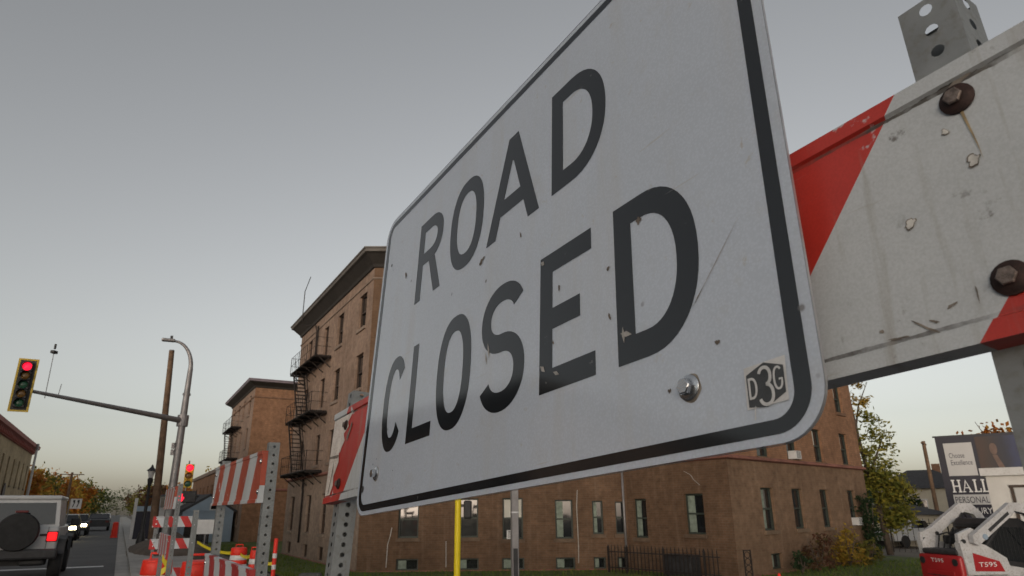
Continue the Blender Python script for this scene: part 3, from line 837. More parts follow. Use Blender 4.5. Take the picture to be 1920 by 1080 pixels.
for i, (s, l, h, rx, rz, mt, lab) in enumerate(spec):
    tree(lab, W(s, l, ground_z(l)), h, rx, rz, mt, 46, 34, 0.34 if s < 200 else 0.5, 100 + i, 'autumn street trees')
for i, (s, l, h) in enumerate(((37, -12.5, 6.2), (14.5, -24.5, 7.2), (-20, -24, 8))):
    tree(['leafy tree between the cream building and the tan shop, out of view on the left', 'leafy tree between the two shop buildings, out of view on the left', 'leafy tree behind the viewer on the left'][i], W(s, l, 0), h, 3.4, 3.0, 'leaf_gold', 40, 30, 0.3, 150 + i, 'trees across the street')
far = [(70, -22, 8, 4.5, 3.5, 'leaf_olive', 'round olive tree behind the cream corner building'), (130, 15, 9, 5, 4, 'leaf_gold', 'gold tree behind the low brick building'), (175, 11, 9, 4.5, 4, 'leaf_orange', 'orange tree halfway up the right side of the far street'),
       (260, 9, 10, 6, 5, 'leaf_olive', 'second olive tree far up the right side'), (330, 8, 12, 7, 5.5, 'leaf_rust', 'rusty tree at the far end on the right'), (340, -16, 12, 8, 6, 'leaf_gold', 'gold tree at the far end on the left'),
       (48, 66, 7, 5, 3.2, 'leaf_olive', 'olive tree right of the beige house'), (30, 78, 8, 6, 3.8, 'leaf_green', 'green tree far behind the billboard'), (62, 60, 8, 6, 3.8, 'leaf_green', 'green tree far behind the beige house'), (75, 38, 8, 5, 3.5, 'leaf_olive', 'olive tree behind the brick building on the far right'), (12, 75, 8, 6, 3.8, 'leaf_olive', 'olive tree beyond the white garage')]
for i, (s, l, h, rx, rz, mt, lab) in enumerate(far):
    tree(lab, W(s, l, ground_z(l)), h, rx, rz, mt, 46, 34, 0.36 if s < 200 else 0.55, 200 + i, 'background trees')
# the loose tree at the right end of the apartment building
TR = thing('birch_tree', 'thin loose leaved tree turning gold at the right end of the brick building', 'tree', (17.75, 33.5, GZ))
b = MB(); b.tube([(0, 0, 0), (-0.15, 0.1, 2.5), (-0.5, 0.1, 5), (-0.75, 0, 8.2)], [0.16, 0.13, 0.09, 0.03], 7)
b.tube([(-0.3, 0.1, 3.6), (0.4, 0, 5), (0.8, 0, 5.8)], [0.07, 0.045, 0.015], 5); b.tube([(-0.6, 0.1, 5.8), (-0.3, 0, 7), (0.35, 0, 8.2)], [0.06, 0.04, 0.012], 5); b.tube([(-0.1, 0.1, 2.2), (0.5, -.1, 3.2), (0.9, -.1, 3.6)], [0.06, 0.04, 0.015], 5)
b.build('trunk', 'bark', TR, True)
c = crown_mesh('crown', 'leaf_yg', 1.2, 1.2, 2.4, 50, 40, 0.12, 31); c.parent = TR; c.location = (-0.15, 0, 4.6)
c = crown_mesh('crown', 'leaf_yg', 1.15, 1.2, 1.5, 46, 70, 0.11, 32); c.parent = TR; c.location = (0.05, -0.1, 2.5)
c = crown_mesh('crown', 'leaf_gold', 0.75, 0.7, 1.0, 16, 20, 0.11, 33); c.parent = TR; c.location = (-0.45, 0, 7.5)
def shrub(name, label, p, h, r_, mat, n_, per, leaf, seed, shape='round'):
    T = thing(name, label, 'shrub', tuple(p), 0, 'shrubs along the brick wall')
    b_ = MB()
    for k in range(6):
        a_ = k * 1.05; b_.tube([(0, 0, 0), (math.cos(a_) * r_ * 0.3, math.sin(a_) * r_ * 0.3, h * 0.4), (math.cos(a_) * r_ * 0.6, math.sin(a_) * r_ * 0.6, h * 0.8)], [0.025, 0.018, 0.006], 5)
    b_.build('stem', 'bark', T)
    c_ = crown_mesh('foliage', mat, r_, r_, h * 0.5, n_, per, leaf, seed, shape); c_.parent = T; c_.location = (0, 0, h * 0.52)
def onR(s, d=0.7): return C2 + eR * s + nR * d + Vector((0, 0, GZ))
shrub('shrub', 'rusty brown bush under the second ground floor window of the right wall', onR(4.4), 1.35, 0.55, 'leaf_rust', 22, 30, 0.07, 41)
shrub('shrub', 'yellow green bush under the third ground floor window of the right wall', onR(7.1), 1.55, 0.65, 'leaf_gold', 24, 34, 0.08, 42, 'cone')
shrub('shrub', 'low olive bush spreading right of the yellow green bush', onR(8.4, 0.9), 0.9, 0.6, 'leaf_olive', 20, 30, 0.07, 45)
shrub('shrub', 'dark ivy like evergreen climbing beside the air conditioner window', onR(10.7, 0.35), 2.9, 0.42, 'leaf_dark', 40, 34, 0.08, 43)
shrub('shrub', 'small dark evergreen beside the basement window near the building corner', onR(3.0), 0.75, 0.3, 'leaf_dark', 16, 26, 0.06, 44)

# ------------------------------------------------------------------ near barricade with the ROAD CLOSED sign
SX = Vector((0.5266, -0.8481, 0.0587)); SY = Vector((0.8494, 0.5219, -0.0788)); SZ = Vector((0.0362, 0.0914, 0.9952))
SO = Vector((-0.3674, 1.6099, 1.4875))
M_SIGN = frame4(SO, SX, SY, SZ)
def perf_face(b, fn, w, z0, z1, pitch=0.0254, r_=0.0062, seg=10):
    n_ = max(1, int((z1 - z0) / pitch)); hz = (z1 - z0) / n_
    for i in range(n_):
        za = z0 + i * hz; zb = za + hz; cz = (za + zb) / 2
        outer = [(-w / 2, za), (w / 2, za), (w / 2, zb), (-w / 2, zb)]
        circ = [(r_ * math.cos(2 * math.pi * (k + .5) / seg), cz + r_ * math.sin(2 * math.pi * (k + .5) / seg)) for k in range(seg)]
        # four sectors between the square's sides and the hole
        ang = lambda p: math.atan2(p[1] - cz, p[0]) % (2 * math.pi)
        corners = sorted(outer, key=ang)
        vs_ = [fn(*p) for p in corners + circ]
        co = sorted(range(seg), key=lambda k: ang(circ[k]))
        fs = []
        for ci in range(4):
            a0 = ang(corners[ci]); a1 = ang(corners[(ci + 1) % 4])
            if a1 < a0: a1 += 2 * math.pi
            ks = [k for k in co if a0 <= ang(circ[k]) <= a1] + [k for k in co if a0 <= ang(circ[k]) + 2 * math.pi <= a1]
            if not ks: continue
            fs.append((ci, (ci + 1) % 4) + tuple(4 + k for k in reversed(ks)))
            # link to the next sector
            nxt = co[(co.index(ks[-1]) + 1) % seg]
            fs.append(((ci + 1) % 4, 4 + nxt, 4 + ks[-1]))
        b.add(vs_, fs)
def perf_post(parent, u, w0, z0, z1, wid=0.05, mat='galv', pitch=0.0254):
    b = MB(); h = wid / 2; cu, cw = u, w0 + h
    perf_face(b, lambda a_, z: Vector((cu + a_, cw - h, z)), wid, z0, z1, pitch)
    perf_face(b, lambda a_, z: Vector((cu - a_, cw + h, z)), wid, z0, z1, pitch)
    perf_face(b, lambda a_, z: Vector((cu + h, cw + a_, z)), wid, z0, z1, pitch)
    perf_face(b, lambda a_, z: Vector((cu - h, cw - a_, z)), wid, z0, z1, pitch)
    t_ = 0.003; hi = h - t_
    for q in ((-hi, -hi, hi, -hi), (hi, -hi, hi, hi), (hi, hi, -hi, hi), (-hi, hi, -hi, -hi)): pass
    b.add([Vector((cu + sx_ * k, cw + sy_ * k, z1)) for k in (h, hi) for sx_, sy_ in ((-1, -1), (1, -1), (1, 1), (-1, 1))], [(0, 1, 5, 4), (1, 2, 6, 5), (2, 3, 7, 6), (3, 0, 4, 7)])
    return b.build('post', mat, parent)
def rail(parent, u0, u1, v0, v1, w0, mat, th=0.024, label=None):
    """hollow board with a raised lip along its top and bottom edges"""
    b = MB(); lip = 0.016; pr = 0.004
    prof = [(w0 - pr, v0), (w0 - pr, v0 + lip), (w0, v0 + lip + 0.002), (w0, v1 - lip - 0.002), (w0 - pr, v1 - lip), (w0 - pr, v1), (w0 + th, v1), (w0 + th, v0)]
    k = len(prof)
    nseg = 6
    vs_ = [Vector((u0 + (u1 - u0) * i / nseg, w, v)) for i in range(nseg + 1) for w, v in prof]
    b.add(vs_, [(i * k + j, (i + 1) * k + j, (i + 1) * k + (j + 1) % k, i * k + (j + 1) % k) for i in range(nseg) for j in range(k)] + [tuple(range(k)), tuple(nseg * k + j for j in reversed(range(k)))])
    o = recalc(b.build('rail', mat, parent))
    if label: o['label'] = label
    return o
def bolt_head(parent, u, v, w, mat, r_=0.011, h=0.008, hexa=False, washer=0.016):
    b = MB(); m3 = Matrix(((1, 0, 0), (0, 0, -1), (0, 1, 0)))
    if washer: b.lathe([(washer, 0), (washer, 0.0018), (washer * 0.92, 0.0026)], 20, (u, w, v), m3)
    if hexa: b.lathe([(r_, 0.0026), (r_, h - 0.001), (r_ * 0.86, h)], 6, (u, w, v), m3)
    else: b.lathe([(r_, 0.0), (r_ * 0.98, h * 0.4), (r_ * 0.75, h * 0.8), (r_ * 0.35, h)], 16, (u, w, v), m3)
    return smooth_by_angle(recalc(b.build('bolt', mat, parent)))
M['rail_near'] = stripe_mat('near rail sheeting', -1.113 + 0.83 * 0.055 + 0.445 / 2, period=0.445, peel=0.25, grey=0.54, lips=(0.075, 0.286))
M['rail_near2'] = stripe_mat('near lower rail sheeting', 0.1, peel=0.3)
NB = thing('barricade', 'nearest striped barricade that carries the road closed sign', 'barricade', mat4=M_SIGN, group='striped road barricades')
rail(NB, -0.363, 1.467, 0.055, 0.306, 0.030, 'rail_near', label='top board, white with red bars, scuffed and peeling')
rail(NB, -0.363, 1.467, -0.51, -0.26, 0.030, 'rail_near2'); rail(NB, -0.363, 1.467, -1.08, -0.83, 0.030, 'rail_near2')
for u_, vt in ((-0.325, 0.372), (1.355, 0.412)):
    zb = -(1.4875 + 0.0587 * u_) / 0.9952 + 0.06
    perf_post(NB, u_, 0.0545, zb, vt)
    b = MB(); b.box((u_, 0.08, zb - 0.03), (0.06, 1.2, 0.06)); b.build('foot', 'galv', NB)
    for v_ in ((0.258, 0.1) if u_ < 0 else (0.270, 0.0995)):
        bolt_head(NB, u_ + (0.012 if u_ > 0 else 0.075), v_, 0.0295, 'rust', 0.0135, 0.006, washer=0.0142)
        bh = bolt_head(None, u_ + (0.012 if u_ > 0 else 0.075), v_, 0.0245, 'bolt_worn', 0.0078, 0.005, True, washer=0)
        bh.name = 'bolt_cap'; bh.parent = NB
    for v_ in (-0.32, -0.45, -0.9, -1.0): bolt_head(NB, u_, v_, 0.030, 'rust', 0.012, 0.009, washer=0)
def mark(parent, name, mat, pts, w):
    b = MB(); b.flat([pts], lambda a_, c_, d: Vector((a_, w, c_))); return b.build(name, mat, parent)
mark(NB, 'rust_streak', 'rust_stain', [(1.3655, 0.262), (1.3685, 0.262), (1.3705, 0.24), (1.3722, 0.222), (1.373, 0.203), (1.3715, 0.22), (1.3688, 0.24)], 0.0288)
M['scuff_shadow'] = worn('dark scuff and bolt shadow', (0.16, 0.14, 0.12), 0.8, 0, var=0.5, scale=90)  # scuffs on the board, and the shadow painted round the sign bolts
M['scuff_pale'] = worn('bare scuff', (0.50, 0.49, 0.46), 0.35, 0.1, var=0.3, scale=90)
rnd = random.Random(5)
M['peel'] = worn('bare peeled white sheeting', (0.60, 0.56, 0.52), 0.35, 0, var=0.18, scale=25, dirt=(0.28, 0.09, 0.05, 1), dirt_amt=0.55)
mark(NB, 'peeled_patch', 'peel', [(-0.361, 0.076), (-0.318, 0.076), (-0.30, 0.10), (-0.305, 0.125), (-0.275, 0.16), (-0.282, 0.185), (-0.245, 0.215), (-0.262, 0.235), (-0.225, 0.25), (-0.235, 0.265), (-0.20, 0.286), (-0.361, 0.286)], 0.0288)
for q in ([(-0.36, 0.178), (-0.29, 0.172), (-0.275, 0.178), (-0.29, 0.181), (-0.36, 0.184)], [(-0.335, 0.08), (-0.33, 0.08), (-0.312, 0.14), (-0.318, 0.17), (-0.32, 0.14)], [(-0.23, 0.22), (-0.20, 0.26), (-0.195, 0.25), (-0.222, 0.21)]):
    mark(NB, 'scuff', 'scuff_shadow', q, 0.0280)
def blot(parent, name, mat, u, v, ru, rv, w, n_=26):
    # smooth irregular outline, turned at random
    ph = [rnd.uniform(0, 6.28) for _ in range(4)]; am = [rnd.uniform(.12, .3), rnd.uniform(.1, .22), rnd.uniform(.05, .16), rnd.uniform(.04, .1)]
    th = rnd.uniform(-0.7, 0.7); pts = []
    for k in range(n_):
        a_ = 2 * math.pi * k / n_
        r_ = 1 + sum(am[i] * math.sin((i + 2) * a_ + ph[i]) for i in range(4)) + rnd.uniform(-.16, .16)
        x, y = ru * r_ * math.cos(a_), rv * r_ * math.sin(a_)
        pts.append((u + x * math.cos(th) - y * math.sin(th), v + x * math.sin(th) + y * math.cos(th)))
    return mark(parent, name, mat, pts, w)
def torn(parent, u, v, ru, rv, w):
    st_ = rnd.getstate(); blot(parent, 'scuff', 'scuff_shadow', u, v, ru, rv, w)
    rnd.setstate(st_); blot(parent, 'scuff', 'scuff_pale', u + ru * 0.06, v - rv * 0.04, ru * 0.8, rv * 0.78, w - 0.0005)
for (u_, v_, a_, c_) in ((1.373, 0.288, .011, .004), (1.346, 0.292, .003, .0015), (1.306, 0.083, .0035, .0012), (1.262, 0.087, .0026, .0012), (1.322, 0.092, .004, .0012), (1.342, 0.095, .0006, .006), (1.30, 0.079, .012, .0012), (1.275, 0.077, .009, .001)):
    blot(NB, 'scuff', 'scuff_shadow', u_, v_, a_, c_, 0.0290)
torn(NB, 1.3655, 0.208, .0062, .0048, 0.0290); torn(NB, 1.306, 0.175, .0060, .0040, 0.0290); torn(NB, 1.377, 0.2915, .006, .0022, 0.0284); torn(NB, 1.3515, 0.245, .0035, .0028, 0.0290)

# ---- the sign itself
SW, SH = 1.219, 0.762
def rrect(x0, y0, x1, y1, r_, seg=10):
    out = []
    for cx, cy, a0 in ((x1 - r_, y0 + r_, -90), (x1 - r_, y1 - r_, 0), (x0 + r_, y1 - r_, 90), (x0 + r_, y0 + r_, 180)):
        for k in range(seg + 1):
            a_ = R(a0 + 90 * k / seg); out.append((cx + r_ * math.cos(a_), cy + r_ * math.sin(a_)))
    return out
def sheeting(name, base, rough, scuff, amt, dots=True):
    m, t, nd, lk, bs = new_mat(name)
    setp(bs, rough, 0, 0.72)
    o = coord(nd, 'OBJ')
    n1 = noise(nd, lk, o, 4.0, 6, 0.6); n2 = noise(nd, lk, o, 38, 6, 0.65); n3 = noise(nd, lk, o, 150, 3, 0.6)
    c = ramp(nd, lk, n1, [(0.3, tuple(x * 0.93 for x in base)), (0.7, base)])
    if dots:
        vo = nd.new('ShaderNodeTexVoronoi'); vo.inputs['Scale'].default_value = 280
        lk.new(o, vo.inputs['Vector'])
        dd = ramp(nd, lk, vo.outputs['Distance'], [(0.2, (1, 1, 1)), (0.62, (0.91, 0.91, 0.915))])
        c = mix(nd, lk, 1.0, c, dd, 'MULTIPLY')
    if dots:
        mg = nd.new('ShaderNodeMapping'); mg.inputs['Scale'].default_value = (14, 14, 1.6); lk.new(o, mg.inputs['Vector'])
        ru = ramp(nd, lk, noise(nd, lk, mg.outputs[0], 1.0, 5, 0.62), [(0.5, BLK), (0.78, (0.42,) * 3)])
        c = mix(nd, lk, ru, c, (0.40, 0.40, 0.39))
        pa = ramp(nd, lk, noise(nd, lk, o, 11, 7, 0.7), [(0.56, BLK), (0.66, (0.16,) * 3)])
        c = mix(nd, lk, pa, c, (0.36, 0.33, 0.29))
    f = math_n(nd, lk, 'MULTIPLY', ramp(nd, lk, n2, [(0.63, BLK), (0.68, WHT)]), ramp(nd, lk, n1, [(0.45, BLK), (0.62, WHT)]))
    c = mix(nd, lk, math_n(nd, lk, 'MULTIPLY', f, amt), c, scuff)
    vo2 = nd.new('ShaderNodeTexVoronoi'); vo2.inputs['Scale'].default_value = 16; lk.new(o, vo2.inputs['Vector'])
    sp = ramp(nd, lk, vo2.outputs['Distance'], [(0.035, (0.8,) * 3), (0.075, BLK)])
    spm = math_n(nd, lk, 'MULTIPLY', sp, ramp(nd, lk, noise(nd, lk, o, 7, 2), [(0.5, BLK), (0.56, WHT)]))
    c = mix(nd, lk, math_n(nd, lk, 'MULTIPLY', spm, amt), c, (0.09, 0.075, 0.06) if dots else scuff)
    mp = nd.new('ShaderNodeMapping'); mp.inputs['Rotation'].default_value = (0, 0.9, 0); mp.inputs['Scale'].default_value = (3, 3, 90)
    lk.new(o, mp.inputs['Vector'])
    sc = math_n(nd, lk, 'MULTIPLY', ramp(nd, lk, noise(nd, lk, mp.outputs[0], 1.6, 2, 0.5), [(0.73, BLK), (0.76, (0.5,) * 3)]), amt)
    c = mix(nd, lk, sc, c, scuff)
    lk.new(c, bs.inputs['Base Color'])
    rr = nd.new('ShaderNodeMapRange'); rr.inputs['To Min'].default_value = rough * 0.8; rr.inputs['To Max'].default_value = rough * 1.5
    lk.new(n2, rr.inputs['Value']); lk.new(rr.outputs[0], bs.inputs['Roughness'])
    bump(nd, lk, n1, bs, 0.015, 0.01)
    return m
M['sheet_white'] = sheeting('white retroreflective sheeting', (0.47, 0.53, 0.62), 0.075, (0.36, 0.34, 0.31), 0.9)
M['sheet_black'] = sheeting('black sign vinyl', (0.010, 0.0125, 0.016), 0.08, (0.14, 0.145, 0.15), 0.8, dots=False)
SG = thing('road_closed_sign', 'large white rectangular ROAD CLOSED sign with black border bolted to the nearest barricade', 'sign', mat4=M_SIGN)
b = MB(); out = rrect(0, 0, SW, SH, 0.052)
fnS = lambda a_, c_, d: Vector((a_, d, c_))
b.prism(out, 0.0, 0.0025, fnS); recalc(b.build('panel', 'sheet_white', SG))
edge = MB(); n_ = len(out)
edge.add([Vector((a_, d, c_)) for d in (-0.0003, 0.0028) for a_, c_ in rrect(-0.0012, -0.0012, SW + 0.0012, SH + 0.0012, 0.053)], [(i, (i + 1) % n_, n_ + (i + 1) % n_, n_ + i) for i in range(n_)])
edge.build('edge', 'alu', SG)
b = MB(); o_ = rrect(0.0115, 0.0085, SW - 0.0125, SH - 0.010, 0.042); i_ = rrect(0.029, 0.0225, SW - 0.031, SH - 0.024, 0.026)
b.add([fnS(p[0], p[1], -0.0006) for p in o_ + i_], [(k, (k + 1) % n_, n_ + (k + 1) % n_, n_ + k) for k in range(n_)])
b.build('border', 'sheet_black', SG)
def sell(cx, cy, rx, ry, p=2.35, n__=48, a0=0, a1=360):
    o = []
    for k in range(n__ + (0 if a1 - a0 == 360 else 1)):
        t_ = R(a0 + (a1 - a0) * k / n__); c_, s_ = math.cos(t_), math.sin(t_)
        o.append((cx + rx * math.copysign(abs(c_) ** (2 / p), c_), cy + ry * math.copysign(abs(s_) ** (2 / p), s_)))
    return o
def glyph(ch, w, h, t):
    """outline loops of a road sign letter in a w x h cell, stroke t; 'strip' pairs are quad strips"""
    if ch == 'O': return [('ring', sell(w / 2, h / 2, w / 2, h / 2), sell(w / 2, h / 2, w / 2 - t, h / 2 - t * 1.02))]
    if ch == 'D':
        rx = w * 0.62
        outer = [(0, 0)] + [(w - rx, 0)] + [q for q in sell(w - rx, h / 2, rx, h / 2, 2.2, 24, -90, 90)][1:-1] + [(w - rx, h), (0, h)]
        rxi = rx - t
        inner = [(t, t)] + [(w - rx, t)] + [q for q in sell(w - rx, h / 2, rxi, h / 2 - t, 2.2, 24, -90, 90)][1:-1] + [(w - rx, h - t), (t, h - t)]
        return [('ring', outer, inner)]
    if ch == 'L': return [('poly', [(0, 0), (w, 0), (w, t), (t, t), (t, h), (0, h)])]
    if ch == 'E': return [('poly', [(0, 0), (w, 0), (w, t), (t, t), (t, h / 2 - t / 2), (w * .76, h / 2 - t / 2), (w * .76, h / 2 + t / 2), (t, h / 2 + t / 2), (t, h - t), (w * .97, h - t), (w * .97, h), (0, h)])]
    if ch == 'A':
        a_ = w / 2 - t * 0.52
        sl = lambda z: a_ * z / h
        zc0, zc1 = h * 0.21, h * 0.21 + t
        k = t * 1.08
        outer = [(0, 0), (k, 0), (k + sl(zc0), zc0), (w - k - sl(zc0), zc0), (w - k, 0), (w, 0), (w - a_, h), (a_, h)]
        zt = h - t * 1.75
        hole = [(k + sl(zc1), zc1), (w - k - sl(zc1), zc1), (w / 2, (w / 2 - k) / (a_ / h))] if (w / 2 - k) / (a_ / h) < zt else [(k + sl(zc1), zc1), (w - k - sl(zc1), zc1), (w / 2 + 0.002, zt), (w / 2 - 0.002, zt)]
        return [('poly', outer, hole)]
    if ch == 'R':
        zb = h * 0.43; rx = w * 0.5; cy = (h + zb) / 2; ry = (h - zb) / 2
        bowl = sell(w - rx - 0.004, cy, rx, ry, 2.2, 20, 90, -90)
        outer = [(0, 0), (0, h)] + bowl[:-1] + [(w * .70, zb + 0.003), (w, 0), (w - t * 1.12, 0), (w * .70 - t * 1.02, zb), (t, zb), (t, 0)]
        hole = [(t, zb + t), (t, h - t)] + sell(w - rx - 0.004, cy, rx - t, ry - t, 2.2, 16, 90, -90)
        return [('poly', outer, hole)]
    if ch == 'C':
        o = sell(w / 2, h / 2, w / 2, h / 2, 2.3, 44, 38, 322); i = sell(w / 2, h / 2, w / 2 - t, h / 2 - t, 2.3, 44, 34, 326)
        return [('strip', o, i)]
    if ch == 'S':
        ym = h * 0.52; rx = w / 2 - t / 2; c1 = (ym + h - t / 2) / 2; r1 = (h - t / 2 - ym) / 2; c2 = (ym + t / 2) / 2; r2 = (ym - t / 2) / 2
        path = sell(w / 2, c1, rx * .97, r1, 2.15, 30, 22, 270) + sell(w / 2, c2, rx, r2, 2.15, 30, 90, -158)[1:]
        L_, R_ = [], []
        for k, p in enumerate(path):
            q0, q1 = path[max(0, k - 1)], path[min(len(path) - 1, k + 1)]
            dx, dy = q1[0] - q0[0], q1[1] - q0[1]; d = math.hypot(dx, dy)
            L_.append((p[0] - dy / d * t / 2, p[1] + dx / d * t / 2)); R_.append((p[0] + dy / d * t / 2, p[1] - dx / d * t / 2))
        return [('strip', L_, R_)]
def put_glyph(b, ch, u, v, w, h, t, d, fn=fnS):
    for g in glyph(ch, w, h, t):
        if g[0] == 'poly':
            b.flat([[(u + a_, v + c_) for a_, c_ in lp] for lp in g[1:]], fn, d)
        else:
            o, i = g[1], g[2]; n__ = len(o); closed = g[0] == 'ring'
            if len(i) != n__: i = i[:n__] + [i[-1]] * (n__ - len(i))
            vs_ = [fn(u + a_, v + c_, d) for a_, c_ in o + i]
            b.add(vs_, [(k, (k + 1) % n__, n__ + (k + 1) % n__, n__ + k) for k in range(n__ if closed else n__ - 1)])
letters = [('R', .240, .448, .134, .205, .0305), ('O', .411, .448, .146, .207, .0315), ('A', .575, .452, .181, .205, .0325), ('D', .793, .456, .144, .203, .0325),
           ('C', .112, .125, .120, .216, .0305), ('L', .263, .128, .119, .213, .0285), ('O', .396, .125, .142, .224, .0315), ('S', .573, .125, .147, .227, .033), ('E', .763, .128, .135, .223, .034), ('D', .944, .127, .147, .226, .0345)]
for ch, u_, v_, w_, h_, t_ in letters:
    b = MB(); put_glyph(b, ch, u_, v_, w_, h_, t_, -0.0006)
    b.build('letter', 'sheet_black', SG)['label'] = 'black letter ' + ch
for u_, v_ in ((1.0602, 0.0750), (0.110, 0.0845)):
    mark(SG, 'shadow_ring', 'scuff_shadow', [(u_ + 0.0163 * math.cos(k / 24 * 6.283) * (1 + 0.06 * math.sin(5 * k)), v_ + 0.0163 * math.sin(k / 24 * 6.283) * (1 + 0.06 * math.sin(7 * k))) for k in range(24)], -0.0003)  # washer's shadow on the sheet, painted as a flat dark disc
bolt_head(SG, 1.0602, 0.0754, -0.0004, 'zinc', 0.0095, 0.012, True, 0.0145)
bolt_head(SG, 0.110, 0.085, -0.0004, 'zinc', 0.0095, 0.012, True, 0.0145)
def disc(parent, name, mat, u, v, r_, w):
    return mark(parent, name, mat, [(u + r_ * math.cos(2 * math.pi * k / 14), v + r_ * math.sin(2 * math.pi * k / 14)) for k in range(14)], w)
disc(SG, 'hole', 'black', 0.034, 0.058, 0.0075, -0.0009)
for u_, v_, r_ in ((0.085, 0.108, .002), (0.105, 0.118, .0015), (0.21, 0.081, .0015), (0.06, 0.62, .004), (0.075, 0.6, .0015)): disc(SG, 'hole', 'black', u_, v_, r_, -0.0009)
M['bug'] = worn('dried bug splat', (0.12, 0.10, 0.085), 0.9, 0, var=0.6, scale=200)
for u_, v_, a_, c_ in ((0.995, .315, .004, .006), (0.93, .27, .003, .003), (0.815, .283, .003, .004), (1.105, .115, .003, .003), (0.56, .43, .009, .005), (0.70, .425, .002, .005), (0.80, .20, .002, .003), (0.17, .55, .004, .009), (0.93, .20, .002, .005), (1.03, .078, .002, .003)):
    blot(SG, 'splat', 'bug', u_, v_, a_, c_, -0.0012)
def streak(parent, u0, v0, u1, v1, w, mat, d):
    dx, dy = u1 - u0, v1 - v0; L = math.hypot(dx, dy); nx, ny = -dy / L * w, dx / L * w
    return mark(parent, 'scratch', mat, [(u0, v0), ((u0 + u1) / 2 + nx, (v0 + v1) / 2 + ny), (u1, v1), ((u0 + u1) / 2 - nx, (v0 + v1) / 2 - ny)], d)
M['scratch'] = worn('grey scratch', (0.30, 0.29, 0.28), 0.5, 0, var=0.3, scale=90)
streak(SG, 1.075, .165, 1.155, .25, .0006, 'scratch', -0.0011); streak(SG, 1.075, .165, 1.095, .186, .0008, 'bug', -0.0013)
streak(SG, 0.95, .17, .972, .163, .004, 'scratch', -0.0011); streak(SG, 0.955, .178, .957, .155, .003, 'scratch', -0.0012)
streak(SG, 0.60, .255, .607, .225, .003, 'scratch', -0.0011); streak(SG, 0.592, .24, .6, .215, .0025, 'scratch', -0.0011)
streak(SG, 0.766, .172, .779, .160, .004, 'scratch', -0.0012); streak(SG, 0.80, .155, .815, .148, .003, 'scratch', -0.0012); streak(SG, 0.765, .345, .775, .338, .004, 'scratch', -0.0012)
# little sticker in the corner
M['sticker_white'] = worn('worn sticker border', (0.50, 0.51, 0.52), 0.5, 0, var=0.15, scale=60)
M['sticker_dark'] = worn('dark sticker print', (0.045, 0.05, 0.055), 0.5, 0, var=0.25, scale=60)
STK = mark(SG, 'sticker', 'sticker_white', [(1.1335, .0365), (1.1815, .0375), (1.1835, .0805), (1.1345, .0785)], -0.0012)
STK['label'] = 'small worn D3G sticker'
def mk2(name, mat, pts, d):
    o = mark(None, name, mat, pts, d); o.parent = STK; return o
mk2('print', 'sticker_dark', [(1.1365, .0385), (1.158, .0355), (1.180, .0455), (1.1805, .0715), (1.159, .0790), (1.1368, .0705)], -0.0016)
def strokes(b, pts, t, d):
    L_, R_ = [], []
    for k, p in enumerate(pts):
        q0, q1 = pts[max(0, k - 1)], pts[min(len(pts) - 1, k + 1)]
        dx, dy = q1[0] - q0[0], q1[1] - q0[1]; dl = math.hypot(dx, dy) or 1
        L_.append((p[0] - dy / dl * t / 2, p[1] + dx / dl * t / 2)); R_.append((p[0] + dy / dl * t / 2, p[1] - dx / dl * t / 2))
    n__ = len(pts)
    b.add([fnS(a_, c_, d) for a_, c_ in L_ + R_], [(k, k + 1, n__ + k + 1, n__ + k) for k in range(n__ - 1)])
b = MB(); put_glyph(b, 'D', 1.1385, .0455, .0105, .0215, .0024, -0.0020)
strokes(b, sell(1.1585, .0655, .0065, .0085, 2.2, 16, 160, -85) + sell(1.1585, .0475, .0078, .0098, 2.2, 16, 85, -160), .0034, -0.0020)
strokes(b, sell(1.1735, .0605, .0045, .0105, 2.3, 20, 45, 330) + [(1.1778, .0590), (1.1742, .0590)], .0022, -0.0020)
o = b.build('lettering', 'sticker_white', None); o.parent = STK
mk2('print', 'sticker_white', [(1.1425, .0345), (1.1438, .0385), (1.1448, .0385), (1.1428, .0250), (1.1412, .0250)], -0.0019)

# ------------------------------------------------------------------ more barricades along the kerb
def barricade(label, p_near, p_far, rails_z, mats, vt=1.82, name='barricade', over=0.06, flip=False):
    """p_near, p_far: ground points of its two posts; local x runs from far to near"""
    x = (p_near - p_far); L = x.length; x = x / L; z = Vector((0, 0, 1)); y = z.cross(x)
    Bq = thing(name, label, 'barricade', mat4=frame4(p_far, x, y, z), group='striped road barricades')
    for (a_, c_), mt in zip(rails_z, mats): rail(Bq, -over, L + 0.02, a_, c_, 0.0, mt)
    for u_ in (0.0, L):
        perf_post(Bq, u_, 0.0245, 0.05, vt, 0.05, 'galv', 0.04)
        b_ = MB(); b_.box((u_, 0.05, 0.02), (0.06, 1.0, 0.05)); b_.build('foot', 'galv', Bq)
        for a_, c_ in rails_z:
            for v_ in (a_ + 0.05, c_ - 0.05): bolt_head(Bq, u_, v_, 0.0, 'zinc', 0.010, 0.008, washer=0.013)
    return Bq
M['rail_b'] = stripe_mat('second barricade sheeting', 0.05, red=(0.36, 0.06, 0.028), period=0.40, slope=0.55, peel=0.35, grey=0.55)
M['rail_c'] = stripe_mat('second barricade lower sheeting', 0.15, red=(0.38, 0.03, 0.03), period=0.40, slope=-0.4, peel=0.3, grey=0.6)
M['rail_d'] = stripe_mat('far barricade sheeting', 0.0, red=(0.55, 0.03, 0.03), period=0.24, slope=-0.6, peel=0.0, grey=0.66)
barricade('second barricade from the sign, red and white boards on perforated posts', W(3.45, 0.555), W(4.87, 0.515), [(1.54, 1.78), (1.0, 1.25), (0.45, 0.7)], ['rail_b', 'rail_c', 'rail_c'])
